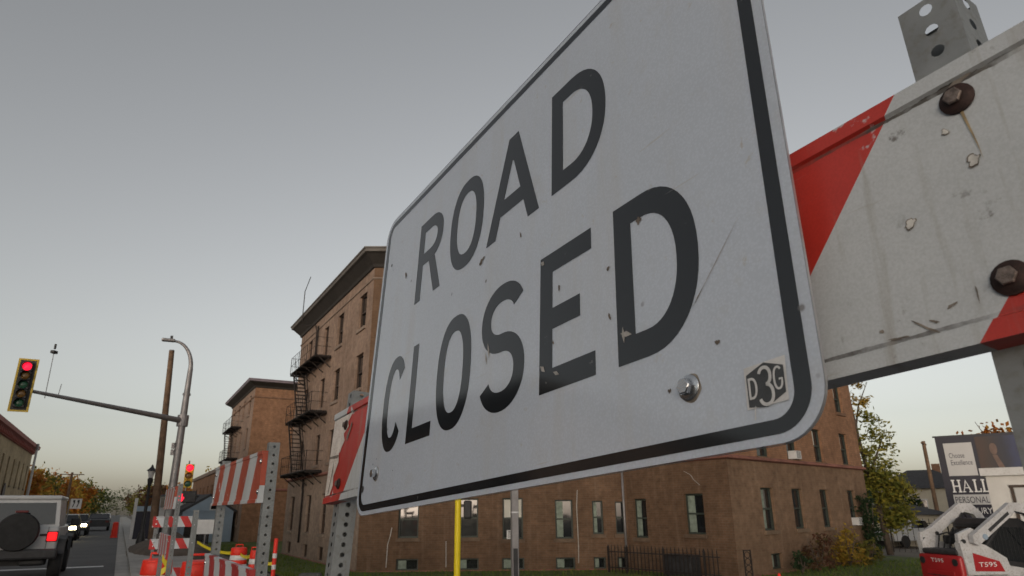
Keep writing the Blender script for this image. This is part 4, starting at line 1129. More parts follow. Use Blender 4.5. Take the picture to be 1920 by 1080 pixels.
barricade('third barricade, seen nearly edge on beyond the second', W(8.95, 0.52), W(10.4, 0.50), [(1.54, 1.79), (1.0, 1.25), (0.45, 0.7)], ['rail_b', 'rail_c', 'rail_c'])
Bq = barricade('farthest barricade, facing down the street with three bright red striped boards', W(13.0, 1.12), W(13.0, 0.55), [(1.27, 1.44), (0.93, 1.09), (0.48, 0.64)], ['rail_d'] * 3, 1.44)
# lone perforated stake beside the third barricade
SK = thing('sign_post', 'thin grey perforated post standing right of the third barricade', 'post', tuple(W(6.9, 0.6)), RS)
perf_post(SK, 0, 0, 0, 1.52, 0.045, 'galv', 0.05)
b = MB(); b.rbox((0, 0.02, 0.02), (0.3, 0.5, 0.05), 0.01); b.build('foot', 'galv', SK)

# drums, tube, cone, tape
def drum(label, p, r_=0.23, h=0.86, k=1.0):
    T = thing('traffic_drum', label, 'traffic drum', group='orange traffic drums', mat4=LZ(p, 0.3) @ Matrix.Scale(k, 4))
    segs = [(0.03, 0.2, 'orange'), (0.2, 0.36, 'reflect'), (0.36, 0.48, 'orange'), (0.48, 0.62, 'reflect'), (0.62, 0.80, 'orange')]
    for a_, c_, m_ in segs:
        ra = r_ * (1.1 - 0.22 * a_ / 0.86); rc = r_ * (1.1 - 0.22 * c_ / 0.86)
        b_ = MB(); b_.lathe([(ra * 0.97, a_ + 0.003), (ra, a_ + 0.02), (rc, c_ - 0.02), (rc * 0.97, c_ - 0.003)], 24)
        smooth_by_angle(b_.build('band', m_, T))
    b_ = MB(); b_.lathe([(r_ * 0.9, 0.80), (r_ * 0.86, 0.83), (r_ * 0.5, 0.845)], 24); b_.build('top', 'orange', T)
    b_ = MB(); b_.tube([(-0.1, 0, 0.83), (-0.1, 0, h + 0.06), (0.1, 0, h + 0.06), (0.1, 0, 0.83)], 0.018, 6); b_.build('handle', 'orange', T)
    b_ = MB(); b_.lathe([(r_ * 1.45, 0), (r_ * 1.45, 0.035), (r_ * 1.1, 0.05)], 24); b_.build('base', 'rubber', T)
    return T
drum('orange traffic drum at the kerb, in front of the farthest barricade', W(12.0, 0.60))
drum('orange traffic drum just left of the second barricade', W(11.2, 1.08))
drum('orange traffic drum seen through the second barricade, by the lawn', W(18.6, 2.7, ground_z(2.7)), 0.26, k=0.8)
drum('orange traffic drum between the lawn drum and the slim marker tube', W(17.0, 2.82, ground_z(2.82)), 0.15, k=0.8)
drum('orange traffic drum low at the kerb, cut by the bottom edge', W(8.4, 0.33), 0.2, 0.7)
def marker(label, p, h):
    T = thing('marker_tube', label, 'marker tube', tuple(p))
    b_ = MB(); b_.lathe([(0.045, 0.04), (0.045, h), (0.03, h + 0.02)], 14); smooth_by_angle(b_.build('tube', 'orange', T))
    for z in (0.33, 0.58):
        b_ = MB(); b_.lathe([(0.048, h * z), (0.048, h * z + 0.1)], 14); b_.build('band', 'reflect', T)
    b_ = MB(); b_.lathe([(0.2, 0), (0.2, 0.04), (0.07, 0.07)], 8); b_.build('base', 'rubber', T)
marker('slim orange and white marker tube on the grass left of the near barricade post', W(16.7, 3.2, ground_z(3.2)), 0.95)
CN = thing('traffic_cone', 'orange cone tip at the bottom edge below the right brick wall', 'cone', tuple(W(11.0, 13.0, GZ)), 0)
b = MB(); b.lathe([(0.16, 0.03), (0.03, 0.74), (0.015, 0.76)], 18); smooth_by_angle(b.build('cone', 'orange', CN)); b = MB(); b.rbox((0, 0, 0.02), (0.4, 0.4, 0.04), 0.01); b.build('base', 'orange', CN)
def tape_obj(label, pts, sag=0.1):
    b_ = MB()
    P_ = []
    for (p, q) in zip(pts, pts[1:]):
        for k in range(8): t_ = k / 8; P_.append(p.lerp(q, t_) - Vector((0, 0, sag * 4 * t_ * (1 - t_))))
    P_.append(pts[-1])
    n__ = len(P_)
    b_.add([p + Vector((0, 0, d)) for d in (-0.035, 0.035) for p in P_], [(k, k + 1, n__ + k + 1, n__ + k) for k in range(n__ - 1)])
    tag(b_.build('caution_tape', 'tape', None), label, 'tape')
tape_obj('yellow caution tape strung from the slim marker tube to the drums', [W(16.7, 3.2, ground_z(3.2) + 0.45), W(17.0, 2.82, ground_z(2.82) + 0.62), W(18.6, 2.7, 0.55), W(20.5, 1.9, 0.75)])
tape_obj('yellow tape knotted at the third barricade post', [W(9.0, 0.49, 1.02), W(9.0, 0.56, 0.93), W(9.02, 0.50, 0.86)], 0.01)

# sandbags and lumber
for i, (ds, dl, z, rz) in enumerate(((0, 0, 0, 0.2), (0.15, 0.55, 0, -0.3), (0.1, 0.25, 0.14, 0.1))):
    l = 4.75 + dl; o = MB().rbox((0, 0, 0.085), (0.62, 0.34, 0.17), 0.07, 3)
    ob = o.build('sandbag', 'sandbag', None); smooth_by_angle(ob, 80); ob.matrix_basis = LZ(W(20.6 + ds, l, ground_z(l) + z), rz)
    tag(ob, ['grey sandbag, left of the small heap on the grass', 'grey sandbag, right of the small heap on the grass', 'grey sandbag on top of the small heap on the grass'][i], 'sandbag', 'sandbags on the grass')
ob = MB().rbox((0, 0, 0.03), (3.2, 0.14, 0.05), 0.004, 1).build('plank', 'plank', None); ob.matrix_basis = LZ(W(15.6, 3.1, ground_z(3.4) + 0.12), 0.05); tag(ob, 'long raw timber plank lying on the ground at the bottom edge', 'plank')
# dirt mound at the utility pole
mb = MB(); gx = 22
for i in range(gx + 1):
    for j in range(gx + 1):
        x, y = -1 + 2 * i / gx, -1 + 2 * j / gx; r_ = math.hypot(x, y)
        h = max(0, 1 - r_) ** 0.8 * 0.62 * (1 + 0.25 * math.sin(5 * x + 2) * math.cos(4 * y)) + random.uniform(0, 0.05) * (r_ < 0.95)
        mb.v.append(W(31.6 + y * 5.5, 1.95 + x * 1.55, 0.10 + h - 0.14 * (r_ >= 1))); mb.uv.append((0, 0))
for i in range(gx):
    for j in range(gx): mb.f.append((i * (gx + 1) + j, (i + 1) * (gx + 1) + j, (i + 1) * (gx + 1) + j + 1, i * (gx + 1) + j + 1)); mb.fm.append(0)
tag(mb.build('dirt_mound', 'dirt', None, True), 'heap of brown dirt around the foot of the wooden utility pole', 'dirt pile')

# ------------------------------------------------------------------ poles and signals
UP = thing('utility_pole', 'bare wooden utility pole beside the traffic signal pole', 'utility pole', tuple(W(34.4, 1.39)))
b = MB(); b.tube([W(34.4, 1.39, -0.2), W(34.4, 1.2, 4.0), W(34.4, 0.97, 8.73)], [0.17, 0.15, 0.115], 12); smooth_by_angle(b.build('pole', 'wood', UP, world=True))
b = MB(); b.tube([W(34.4, 0.97, 8.73), W(34.4, 0.968, 8.78)], [0.12, 0.11], 12); b.build('cap', 'galv_pole', UP, world=True)
MP = Vector((-13.24, 26.7, 0))
SP = thing('signal_pole', 'tall grey traffic signal pole with mast arm and curved street light arm', 'signal pole', tuple(MP))
b = MB(); b.tube([MP, MP + Vector((0, 0, 5.2)), MP + Vector((0, 0, 7.1))], [0.17, 0.13, 0.095], 14); smooth_by_angle(b.build('pole', 'galv_pole', SP, world=True))
lum = Vector((-13.99, 26.31, 8.2)); b = MB(); pts = []
d0 = (lum - MP); d0.z = 0
for k in range(11):
    t_ = k / 10; a_ = R(90 * t_)
    pts.append(MP + d0 * (1 - math.cos(a_)) * 0.85 + Vector((0, 0, 7.1 + 1.08 * math.sin(a_))))
pts.append(lum)
b.tube(pts, [0.09 - 0.045 * k / 11 for k in range(12)], 10); smooth_by_angle(b.build('light_arm', 'galv_pole', SP, world=True))
b = MB(); m3 = Matrix.Rotation(math.atan2(d0.y, d0.x), 3, 'Z'); b.rbox(lum + d0.normalized() * 0.12, (0.5, 0.24, 0.12), 0.04, 2, m3); b.build('luminaire', 'galv_pole', SP, world=True)
b = MB(); b.box(lum + d0.normalized() * 0.02 + Vector((0, 0, 0.12)), (0.1, 0.1, 0.14), m3); b.build('photocell', 'black', SP, world=True)
arm_end = Vector((-15.36, 21.0, 5.21)); root = MP + Vector((0, 0, 4.98)); b = MB(); b.tube([root, root.lerp(arm_end, 0.5), arm_end], [0.115, 0.085, 0.055], 12); smooth_by_angle(b.build('mast_arm', 'galv_pole', SP, world=True))
b = MB(); b.lathe([(0.21, -0.22), (0.21, 0.22)], 14, root); b.build('arm_clamp', 'galv_pole', SP, world=True)
for z in (6.0, 4.1, 3.7):
    b = MB(); b.lathe([(0.15, 0), (0.15, 0.08)], 12, MP + Vector((0, 0, z))); b.build('band', 'galv_pole', SP, world=True)
for z in (4.35, 4.6):
    b = MB(); b.box(MP + Vector((-0.17, -0.08, z - 0.6)), (0.12, 0.12, 0.22)); b.build('junction_box', 'galv_pole', SP, world=True)
b = MB(); b.lathe([(0.26, 0.0), (0.26, 0.1), (0.19, 0.5), (0.17, 0.55)], 10, MP); b.build('base', 'galv_pole', SP, world=True)
ant = root.lerp(arm_end, 0.93); AN = thing('signal_detector', 'thin aerial with detector on top of the mast arm', 'detector', tuple(ant + Vector((0, 0, 0.06))))
b = MB(); b.tube([(0, 0, -0.2), (-0.02, 0, 1.32)], 0.012, 6); b.build('rod', 'galv_pole', AN)
b = MB(); b.rbox((-0.02, 0, 1.33), (0.14, 0.2, 0.1), 0.02); b.rbox((-0.02, 0, 1.52), (0.06, 0.06, 0.18), 0.02); b.build('detector', 'black', AN)
ant2 = root.lerp(arm_end, 0.86); b = MB(); b.tube([(0, 0, 0), (0.03, 0, 0.36)], 0.012, 5)
tag(b.build('short_aerial', 'galv_pole', None), 'short stub aerial on the mast arm', 'aerial').matrix_basis = Matrix.Translation(ant2 + Vector((0, 0, 0.05)))
def signal_head(name, label, pos, rz, lenses, sec=0.29, wid=0.30, back=0.0, body='black', frame='sig_yellow', visor=0.2):
    """local -y faces the viewer; pos is the bottom centre"""
    T = thing(name, label, 'traffic light', tuple(pos), rz)
    h = sec * len(lenses)
    if back:
        b_ = MB(); b_.prism([(-wid / 2 - back, -back), (wid / 2 + back, -back), (wid / 2 + back, h + back), (-wid / 2 - back, h + back)], 0.02, 0.03, lambda a_, c_, d: Vector((a_, d, c_))); b_.build('backplate', 'black', T)
        o_ = [(-wid / 2 - back, -back), (wid / 2 + back, -back), (wid / 2 + back, h + back), (-wid / 2 - back, h + back)]
        i_ = [(-wid / 2 - back + .055, -back + .055), (wid / 2 + back - .055, -back + .055), (wid / 2 + back - .055, h + back - .055), (-wid / 2 - back + .055, h + back - .055)]
        b_ = MB(); b_.add([Vector((a_, 0.012, c_)) for a_, c_ in o_ + i_], [(k, (k + 1) % 4, 4 + (k + 1) % 4, 4 + k) for k in range(4)]); b_.build('border', 'sig_yellow', T)
    for i, m_ in enumerate(lenses):
        z = h - sec * (i + 0.5)
        b_ = MB(); b_.rbox((0, 0.02, z), (wid, 0.2, sec * 0.985), 0.02, 2); hs_ = b_.build('housing', body, T)
        m3_ = Matrix(((1, 0, 0), (0, 0, -1), (0, 1, 0)))
        b_ = MB(); b_.lathe([(0.125, 0.0), (0.115, 0.02), (0.07, 0.035), (0.01, 0.04)], 18, (0, -0.082, z), m3_); smooth_by_angle(b_.build('lens', m_, T))
        b_ = MB(); ring = [Vector((0.135 * math.cos(R(a_)), 0, 0.135 * math.sin(R(a_)))) for a_ in range(-25, 206, 14)]
        n__ = len(ring); b_.add([p + Vector((0, -0.08, z)) for p in ring] + [p + Vector((0, -0.08 - visor, z - 0.01)) for p in ring], [(k, k + 1, n__ + k + 1, n__ + k) for k in range(n__ - 1)]); b_.build('visor', frame, T)
    return T
face = lambda p: math.atan2(p.y, p.x) - math.pi / 2      # turn local -y towards the origin
hp = Vector((-15.55, 20.80, 4.66))
signal_head('traffic_light', 'large five lamp traffic light with yellow border and red lit, on the mast arm end', hp, face(hp) - 0.12, ['red_light', 'amber_off', 'green_off', 'amber_off', 'green_off'], back=0.12, body='black', frame='black', visor=0.16)
hp = Vector((-12.86, 27.08, 2.42)); signal_head('traffic_light', 'three lamp traffic light with red lit on the right side of the signal pole', hp, face(hp), ['red_light', 'amber_off', 'green_off'], 0.30, 0.31, 0, 'sig_yellow', 'red_light' if False else 'orange', 0.12)
b = MB(); b.tube([MP + Vector((0, 0, 2.2)), MP + Vector((0.32, 0.3, 2.2))], 0.03, 6); b.tube([MP + Vector((0.35, 0.33, 1.8)), MP + Vector((0.35, 0.33, 3.45))], 0.03, 6); b.build('bracket', 'galv_pole', SP, world=True)
hp = Vector((-12.90, 27.05, 1.86)); PS = thing('pedestrian_signal', 'pedestrian signal showing a lit red hand under the three lamp light', 'pedestrian signal', tuple(hp), face(hp))
b = MB(); b.rbox((0.06, 0, 0.22), (0.72, 0.2, 0.44), 0.03); b.build('housing', 'black', PS)
b = MB(); b.box((0.24, -0.105, 0.22), (0.28, 0.012, 0.34)); b.build('countdown_face', 'plastic', PS)
hand = [(-.06, 0), (.05, 0), (.10, .10), (.09, .14), (.055, .10), (.05, .22), (.03, .23), (.025, .13), (.01, .27), (-.012, .27), (-.012, .13), (-.035, .25), (-.055, .24), (-.045, .12), (-.075, .20), (-.092, .19), (-.08, .07)]
b = MB(); b.flat([[(a_ * 1.35 - 0.14, c_ * 1.25 + 0.05) for a_, c_ in hand]], lambda a_, c_, d: Vector((a_, -0.108, c_))); b.build('hand_symbol', 'red_light', PS)
# black street lamp
SLp = thing('street_lamp', 'slim black ornamental street lamp left of the utility pole', 'street lamp', tuple(W(37.4, 1.02, 0.1)))
b = MB(); b.lathe([(0.2, 0), (0.2, 0.12), (0.13, 0.5), (0.085, 0.6), (0.06, 2.6), (0.1, 2.75), (0.13, 2.95), (0.07, 3.0)], 14); smooth_by_angle(b.build('post', 'black', SLp))
b = MB(); b.lathe([(0.10, 3.0), (0.16, 3.32)], 12); b.build('lantern_glass', 'white_dull', SLp)
b = MB(); b.lathe([(0.23, 3.32), (0.20, 3.36), (0.08, 3.48), (0.02, 3.62)], 12); smooth_by_angle(b.build('lantern_roof', 'black', SLp))
# pole on the left, thin utility pole, lane sign
PL = thing('light_pole', 'pale thin light pole just right of the cream corner building', 'light pole', tuple(W(78, -7.8)))
b = MB(); b.tube([(0, 0, 0), (0, 0, 7.8)], [0.14, 0.09], 10); smooth_by_angle(b.build('pole', 'white_dull', PL)); b = MB(); b.rbox((0, 0, 7.5), (0.2, 0.2, 0.6), 0.04); b.build('head', 'galv_pole', PL)
UL = thing('utility_pole', 'thin brown utility pole among the autumn trees on the left', 'utility pole', tuple(W(100, -5.9)), RS)
b = MB(); b.tube([(0, 0, 0), (0, 0, 6.3)], [0.2, 0.13], 8); smooth_by_angle(b.build('pole', 'wood', UL)); b = MB(); b.box((0, 0, 6.05), (2.6, 0.1, 0.1)); b.build('crossarm', 'wood', UL)
LSn = thing('lane_sign', 'small white lane sign with two black arrow strokes above the far lanes', 'sign', tuple(W(44.9, -2.5)), RS)
b = MB(); b.tube([(0.0, 0.03, 0), (0.0, 0.03, 2.25)], 0.03, 6); b.build('post', 'galv_pole', LSn); b = MB(); b.box((0.3, 0, 2.0), (0.52, 0.02, 0.52)); b.build('panel', 'reflect', LSn)
for dx in (0.2, 0.4):
    b = MB(); b.flat([[(dx - 0.06, 1.82), (dx - 0.02, 1.82), (dx + 0.05, 2.05), (dx + 0.05, 2.2), (dx - 0.05, 2.2), (dx - 0.05, 2.08), (dx + 0.0, 2.05)]], lambda a_, c_, d: Vector((a_, -0.014, c_))); b.build('arrow', 'black', LSn)
b = MB(); b.lathe([(0.22, 0.0), (0.2, 0.1), (0.16, 0.9), (0.1, 0.95)], 12); tag(b.build('traffic_drum', 'orange', None), 'tiny distant orange drum in the road at the far kerb', 'traffic drum', 'orange traffic drums').location = W(52, -0.15, 0)
# white pylon sign and other far things on the right side of the street
PY = thing('pylon_sign', 'tall white and navy pylon sign behind the black street lamp', 'sign', tuple(W(45, 1.2, 0)), RS)
b = MB(); b.box((-0.50, 0, 1.0), (0.16, 0.3, 2.6)); b.box((0.5, 0, 1.0), (0.12, 0.3, 2.2)); b.build('frame', 'white_dull', PY)
b = MB(); b.box((0, 0, 0.8), (0.86, 0.2, 1.5)); b.build('panel', 'navy', PY); b = MB(); b.box((0.15, 0, 1.72), (1.2, 0.26, 0.28)); b.build('header', 'siding_blue', PY)
def house(name, label, p, rz, w, d, h, rh, wall, roof, wins, chimney=None, gable_front=False):
    T = thing(name, label, 'house', tuple(p), rz)
    b_ = MB(); b_.box((0, 0, h / 2), (w, d, h)); b_.build('wall', wall, T)
    b_ = MB(); ov = 0.35
    if gable_front:
        b_.prism([(-w / 2 - ov, h), (w / 2 + ov, h), (0, h + rh)], -d / 2 - 0.05, d / 2 + 0.3, lambda a_, c_, dd: Vector((a_, dd, c_)))
    else:
        b_.add([(-w / 2 - ov, -d / 2 - ov, h), (w / 2 + ov, -d / 2 - ov, h), (w / 2 + ov, d / 2 + ov, h), (-w / 2 - ov, d / 2 + ov, h), (-w / 2 + d * 0.35, 0, h + rh), (w / 2 - d * 0.35, 0, h + rh)], [(0, 1, 5, 4), (1, 2, 5), (2, 3, 4, 5), (3, 0, 4), (3, 2, 1, 0)])
    ro = b_.build('roof', roof, T)
    if gable_front:
        b_ = MB(); b_.flat([[(-w / 2, h), (w / 2, h), (0, h + rh * 0.85)]], lambda a_, c_, dd: Vector((a_, -d / 2 - 0.06, c_))); b_.build('gable', wall, T)
    if chimney:
        b_ = MB(); b_.box((chimney, 0.3, h + rh * 0.85), (0.6, 0.6, rh * 0.9)); c_ = b_.build('chimney', 'brick_far', None); c_.parent = ro
    for x, z, ww, hh in wins:
        b_ = MB(); b_.box((x, -d / 2 - 0.04, z), (ww, 0.06, hh)); wo = b_.build('window', 'white_dull', T)
        b_ = MB(); b_.box((x, -d / 2 - 0.075, z), (ww - 0.16, 0.02, hh - 0.16)); c_ = b_.build('pane', 'glass', None); c_.parent = wo
    return T
house('white_house', 'white two storey house far up the street behind the signal pole', W(64, 4.3, GZ), RS, 4.2, 6, 3.4, 0.3, 'siding_white', 'shingle', [(-1.4, 2.9, 0.7, 0.9), (0.2, 2.4, 0.7, 0.8), (-1.2, 1.0, 0.8, 1.2)])
house('blue_house', 'blue grey gabled house behind the farthest barricade', W(60, 5.6, GZ), RS + 0.1, 3.6, 5, 2.2, 1.3, 'siding_blue', 'shingle', [(0.3, 2.55, 0.55, 0.5), (-0.9, 1.2, 0.7, 1.0)], gable_front=True)
# iron fence pieces
def fence(label, A, B, h=1.15, step=0.16, mat='iron', name='iron_fence'):
    d = B - A; L = d.length; e = d / L
    T = thing(name, label, 'fence', tuple(A), math.atan2(e.y, e.x))
    n__ = int(L / step); me = None
    for i in range(n__ + 1):
        b_ = MB(); r_ = 0.03 if i % 10 == 0 else 0.012
        if me is None or i % 10 == 0:
            b_.box((0, 0, h / 2), (r_ * 2, r_ * 2, h)); b_.lathe([(r_ * 1.6, h), (0.004, h + 0.1)], 5); o_ = b_.build('picket' if i % 10 else 'post', mat, T)
            if i % 10: me = o_.data
        else:
            o_ = bpy.data.objects.new('picket', me); col.objects.link(o_); o_.parent = T
        o_.location = (i * step, 0, 0)
    for z in (0.18, h - 0.15):
        b_ = MB(); b_.box((L / 2, 0, z), (L, 0.035, 0.035)); b_.build('rail', mat, T)
    return T
fence('black iron picket fence in front of the second apartment block', W(41, 4.3, ground_z(4.3)), W(60, 4.3, ground_z(4.3)), 1.2, 0.3)
fence('low black iron railing in front of the shaded corner of the building', Vector((3.95, 24.9, GZ)), Vector((6.35, 22.0, GZ)), 0.85, 0.16)
fence('low black iron railing along the basement steps by the side wall', Vector((3.4, 25.6, GZ)), Vector((3.95, 24.9, GZ)), 0.85, 0.16)
# basement door and stair wall behind that railing
b = MB(); b.rbox((0, 0, 0.35), (1.1, 0.5, 0.7), 0.03); ob = b.build('steel_bin', 'plastic', None); ob.matrix_basis = LZ((5.55, 23.6, GZ), -0.9); tag(ob, 'dark steel bin behind the low iron railing', 'bin')
TRL = thing('iron_trellis', 'narrow ornamental black iron panel standing at the building corner', 'trellis', (6.72, 20.5, GZ), 0.25)
b = MB()
for x in (-0.11, 0.11): b.box((x, 0, 0.5), (0.03, 0.03, 1.0))
for z in (0.02, 0.98): b.box((0, 0, z), (0.25, 0.03, 0.03))
b.build('frame', 'iron', TRL)
for i in range(5):
    b = MB(); b.tube([(0.085 * math.cos(k * math.pi / 5), 0, 0.14 + i * 0.18 + 0.085 * math.sin(k * math.pi / 5)) for k in range(11)], 0.011, 5, False); b.build('scroll', 'iron', TRL)
# yellow post with box, grey post
YP = thing('yellow_post', 'bright yellow steel post rising behind the sign', 'post', tuple(Vector((-1.04, 12.96, 0)) + Vector((0, 0, ground_z(5.5)))))
b = MB(); b.lathe([(0.058, 0), (0.058, 2.9), (0.03, 2.93)], 16); smooth_by_angle(b.build('post', 'post_yellow', YP)); b = MB(); b.lathe([(0.14, 0), (0.14, 0.03)], 16); b.build('base_plate', 'post_yellow', YP)
PB = thing('push_button_box', 'small black signal box on the side of the yellow post', 'signal box', tuple(Vector((-0.86, 12.95, 1.38))), 0.1)
b = MB(); b.rbox((0, 0, 0.13), (0.15, 0.16, 0.32), 0.03); b.build('housing', 'black', PB)
b = MB(); b.box((-0.09, 0.02, 0.2), (0.06, 0.05, 0.05)); b.build('bracket', 'black', PB); b = MB(); b.box((0, -0.083, 0.13), (0.09, 0.01, 0.22)); b.build('face', 'plastic', PB)
GP = thing('grey_post', 'weathered grey timber post in front of the side wall windows', 'post', (0.01, 11.0, ground_z(5.4)), 0.2)
b = MB(); b.rbox((0, 0, 1.5), (0.11, 0.11, 3.0), 0.008, 1); b.build('post', 'galv_pole', GP); b = MB(); b.box((0, 0, 2.03), (0.116, 0.116, 0.02)); b.build('band', 'alu', GP)
b = MB(); b.box((0, -0.058, 1.2), (0.07, 0.01, 0.6)); b.build('plate', 'plastic', GP)
WS = thing('blank_sign', 'small blank white sign on a thin post by the iron fence', 'sign', tuple(W(28.2, 2.85, ground_z(2.85))), RS)
b = MB(); b.tube([(0, 0.02, 0), (0, 0.02, 1.2)], 0.025, 6); b.build('post', 'galv_pole', WS); b = MB(); b.box((0, 0, 1.0), (0.62, 0.02, 0.5)); b.build('panel', 'reflect', WS)

# ------------------------------------------------------------------ vehicles
def wheel(T, x, y, r_, w, z=None, rim='galv'):
    z = r_ if z is None else z
    m3_ = Matrix.Rotation(R(90), 3, 'Y')
    b_ = MB(); b_.lathe([(r_ * 0.6, -w / 2), (r_ * 0.92, -w / 2), (r_, -w * 0.35), (r_, w * 0.35), (r_ * 0.92, w / 2), (r_ * 0.6, w / 2)], 26, (x, y, z), m3_)
    o_ = smooth_by_angle(b_.build('wheel', 'rubber', T))
    b_ = MB(); b_.lathe([(r_ * 0.58, -w * 0.42), (r_ * 0.58, w * 0.42)], 18, (x, y, z), m3_); c_ = b_.build('rim', rim, None); c_.parent = o_
JP = thing('off_road_car', 'white boxy off-road car with black spare wheel cover waiting at the red light', 'car', tuple(W(19.9, -2.0, 0)), RS)
b = MB(); b.rbox((0, 1.95, 0.93), (1.56, 3.5, 0.56), 0.07, 3); smooth_by_angle(b.build('body', 'white_paint', JP))
b = MB(); b.prism([(-0.76, 1.2), (0.76, 1.2), (0.685, 1.83), (-0.685, 1.83)], 0.24, 2.3, lambda a_, c_, d: Vector((a_, d + (c_ - 1.2) * 0.12, c_))); smooth_by_angle(recalc(b.build('cabin', 'white_paint', JP)))
b = MB(); b.rbox((0, 1.4, 1.865), (1.44, 2.25, 0.11), 0.05, 3); smooth_by_angle(b.build('roof', 'white_paint', JP))
yb = lambda z: 0.24 + (z - 1.2) * 0.12 - 0.012
def jq(b_, q): b_.add([Vector((a_, yb(c_), c_)) for a_, c_ in q], [tuple(range(len(q)))])
b = MB(); jq(b, [(-0.66, 1.26), (0.66, 1.26), (0.61, 1.75), (-0.61, 1.75)]); b.build('rear_window', 'glass', JP)
b = MB()
for x in (-1, 1):
    b.add([Vector((x * (0.745 - (c_ - 1.26) * 0.118), y_, c_)) for y_, c_ in ((0.42, 1.27), (2.1, 1.27), (2.0, 1.74), (0.5, 1.74))], [(0, 1, 2, 3)])
b.build('side_window', 'glass', JP)
b = MB(); b.box((0, 0.16, 1.20), (0.34, 0.03, 0.03)); b.tube([(0.0, 0.2, 1.28), (0.0, 0.17, 1.45)], 0.012, 5); b.build('wiper', 'black', JP)
m3y = Matrix.Rotation(R(90), 3, 'X')
b = MB(); b.lathe([(0.36, -0.05), (0.42, -0.02), (0.425, 0.18), (0.40, 0.24), (0.1, 0.26)], 30, (-0.02, 0.12, 1.10), m3y); smooth_by_angle(b.build('spare_wheel_cover', 'rubber', JP))
b = MB(); b.rbox((-0.02, 0.05, 1.55), (0.26, 0.06, 0.05), 0.015); b.build('third_brake_light', 'dark_red', JP)
for x in (-1, 1):
    b = MB(); b.rbox((x * 0.66, 0.185, 0.98), (0.20, 0.06, 0.20), 0.025); o = b.build('tail_light', 'tail', JP)
    b = MB(); b.rbox((x * 0.66, 0.205, 0.98), (0.235, 0.05, 0.235), 0.02); c = b.build('bezel', 'black', None); c.parent = o
    for y_ in (0.78, 3.2):
        pts = [Vector((x * 0.80, y_ - 0.55, 0.60)), Vector((x * 0.80, y_ - 0.40, 0.93)), Vector((x * 0.80, y_, 1.0)), Vector((x * 0.80, y_ + 0.40, 0.93)), Vector((x * 0.80, y_ + 0.55, 0.60))]
        b = MB(); n__ = 5; w_ = 0.15
        b.add([p + Vector((x * k, 0, -0.02 * (k > 0))) for k in (-0.02, w_) for p in pts] + [p + Vector((x * w_, 0, -0.09)) for p in pts], [(k, k + 1, n__ + k + 1, n__ + k) for k in range(4)] + [(n__ + k, n__ + k + 1, 2 * n__ + k + 1, 2 * n__ + k) for k in range(4)])
        b.build('fender_flare', 'plastic', JP)
        wheel(JP, x * 0.79, y_, 0.41, 0.26)
    b = MB(); b.rbox((x * 0.98, 2.35, 1.28), (0.2, 0.1, 0.2), 0.03); b.build('mirror', 'plastic', JP)
for z_ in (0.82, 1.12):
    b = MB(); b.rbox((-0.70, 0.19, z_), (0.16, 0.03, 0.06), 0.008, 1); b.build('hinge', 'black', JP)
b = MB(); b.rbox((0.48, 0.185, 1.02), (0.14, 0.03, 0.05), 0.01, 1); b.build('tailgate_handle', 'black', JP)
b = MB()
for x in (-0.565, 0.565): b.box((x, 0.196, 0.95), (0.01, 0.012, 0.5))
b.build('tailgate_seam', 'black', JP)
b = MB(); b.tube([(0.4, 2.0, 1.92), (0.4, 2.02, 2.15)], 0.006, 4); b.build('aerial', 'black', JP)
b = MB(); b.rbox((0, 0.06, 0.60), (1.66, 0.26, 0.22), 0.05, 2); b.build('bumper', 'plastic', JP)
b = MB(); b.box((0, 0.6, 0.42), (1.2, 0.3, 0.16)); b.build('axle', 'black', JP); b = MB(); b.rbox((0.35, 0.25, 0.42), (0.5, 0.2, 0.16), 0.05); b.build('muffler', 'black', JP)
b = MB(); b.box((-0.52, -0.08, 0.62), (0.3, 0.012, 0.15)); b.build('number_plate', 'white_dull', JP)
b = MB(); b.rbox((0, 3.75, 0.9), (1.4, 0.5, 0.42), 0.06); b.build('bonnet', 'white_paint', JP)

def car(label, p, rz, paint, lights=True, scale=1.0, group='distant cars on the street'):
    T = thing('car', label, 'car', tuple(p), rz, group)
    prof = [(-2.1, .35), (2.1, .35), (2.15, .75), (1.95, .92), (1.1, 1.0), (.55, 1.42), (-.9, 1.45), (-1.6, 1.02), (-2.1, .95)]
    b_ = MB(); b_.prism(prof, -0.85, 0.85, lambda a_, c_, d: Vector((d * (1 if c_ < 1.1 else 0.82), a_, c_))); recalc(b_.build('body', paint, T))
    b_ = MB(); b_.add([(-.70, 1.13, 1.03), (.70, 1.13, 1.03), (.60, .66, 1.38), (-.60, .66, 1.38)], [(0, 1, 2, 3)]); b_.build('windscreen', 'glass', T)
    b_ = MB(); b_.add([(-.70, -1.63, 1.05), (.70, -1.63, 1.05), (.60, -.98, 1.40), (-.60, -.98, 1.40)], [(3, 2, 1, 0)]); b_.build('rear_window', 'glass', T)
    for x in (-1, 1):
        b_ = MB(); b_.add([(x * .855, -1.2, 1.0), (x * .855, .8, 1.0), (x * .72, .45, 1.38), (x * .72, -.8, 1.38)], [(0, 1, 2, 3)]); b_.build('side_window', 'glass', T)
        b_ = MB(); b_.rbox((x * 0.62, 2.13, 0.70), (0.36, 0.1, 0.18), 0.03); b_.build('headlight', 'headlight' if lights else 'white_dull', T)
        b_ = MB(); b_.rbox((x * 0.66, -2.09, 0.78), (0.28, 0.06, 0.16), 0.02); b_.build('tail_light', 'dark_red', T)
        for y_ in (-1.3, 1.35): wheel(T, x * 0.80, y_, 0.32, 0.2)
    return T
M['paint_dark'] = worn('dark car paint', (0.03, 0.035, 0.045), 0.3, 0); M['paint_silver'] = worn('silver car paint', (0.35, 0.36, 0.37), 0.3, 0.3)
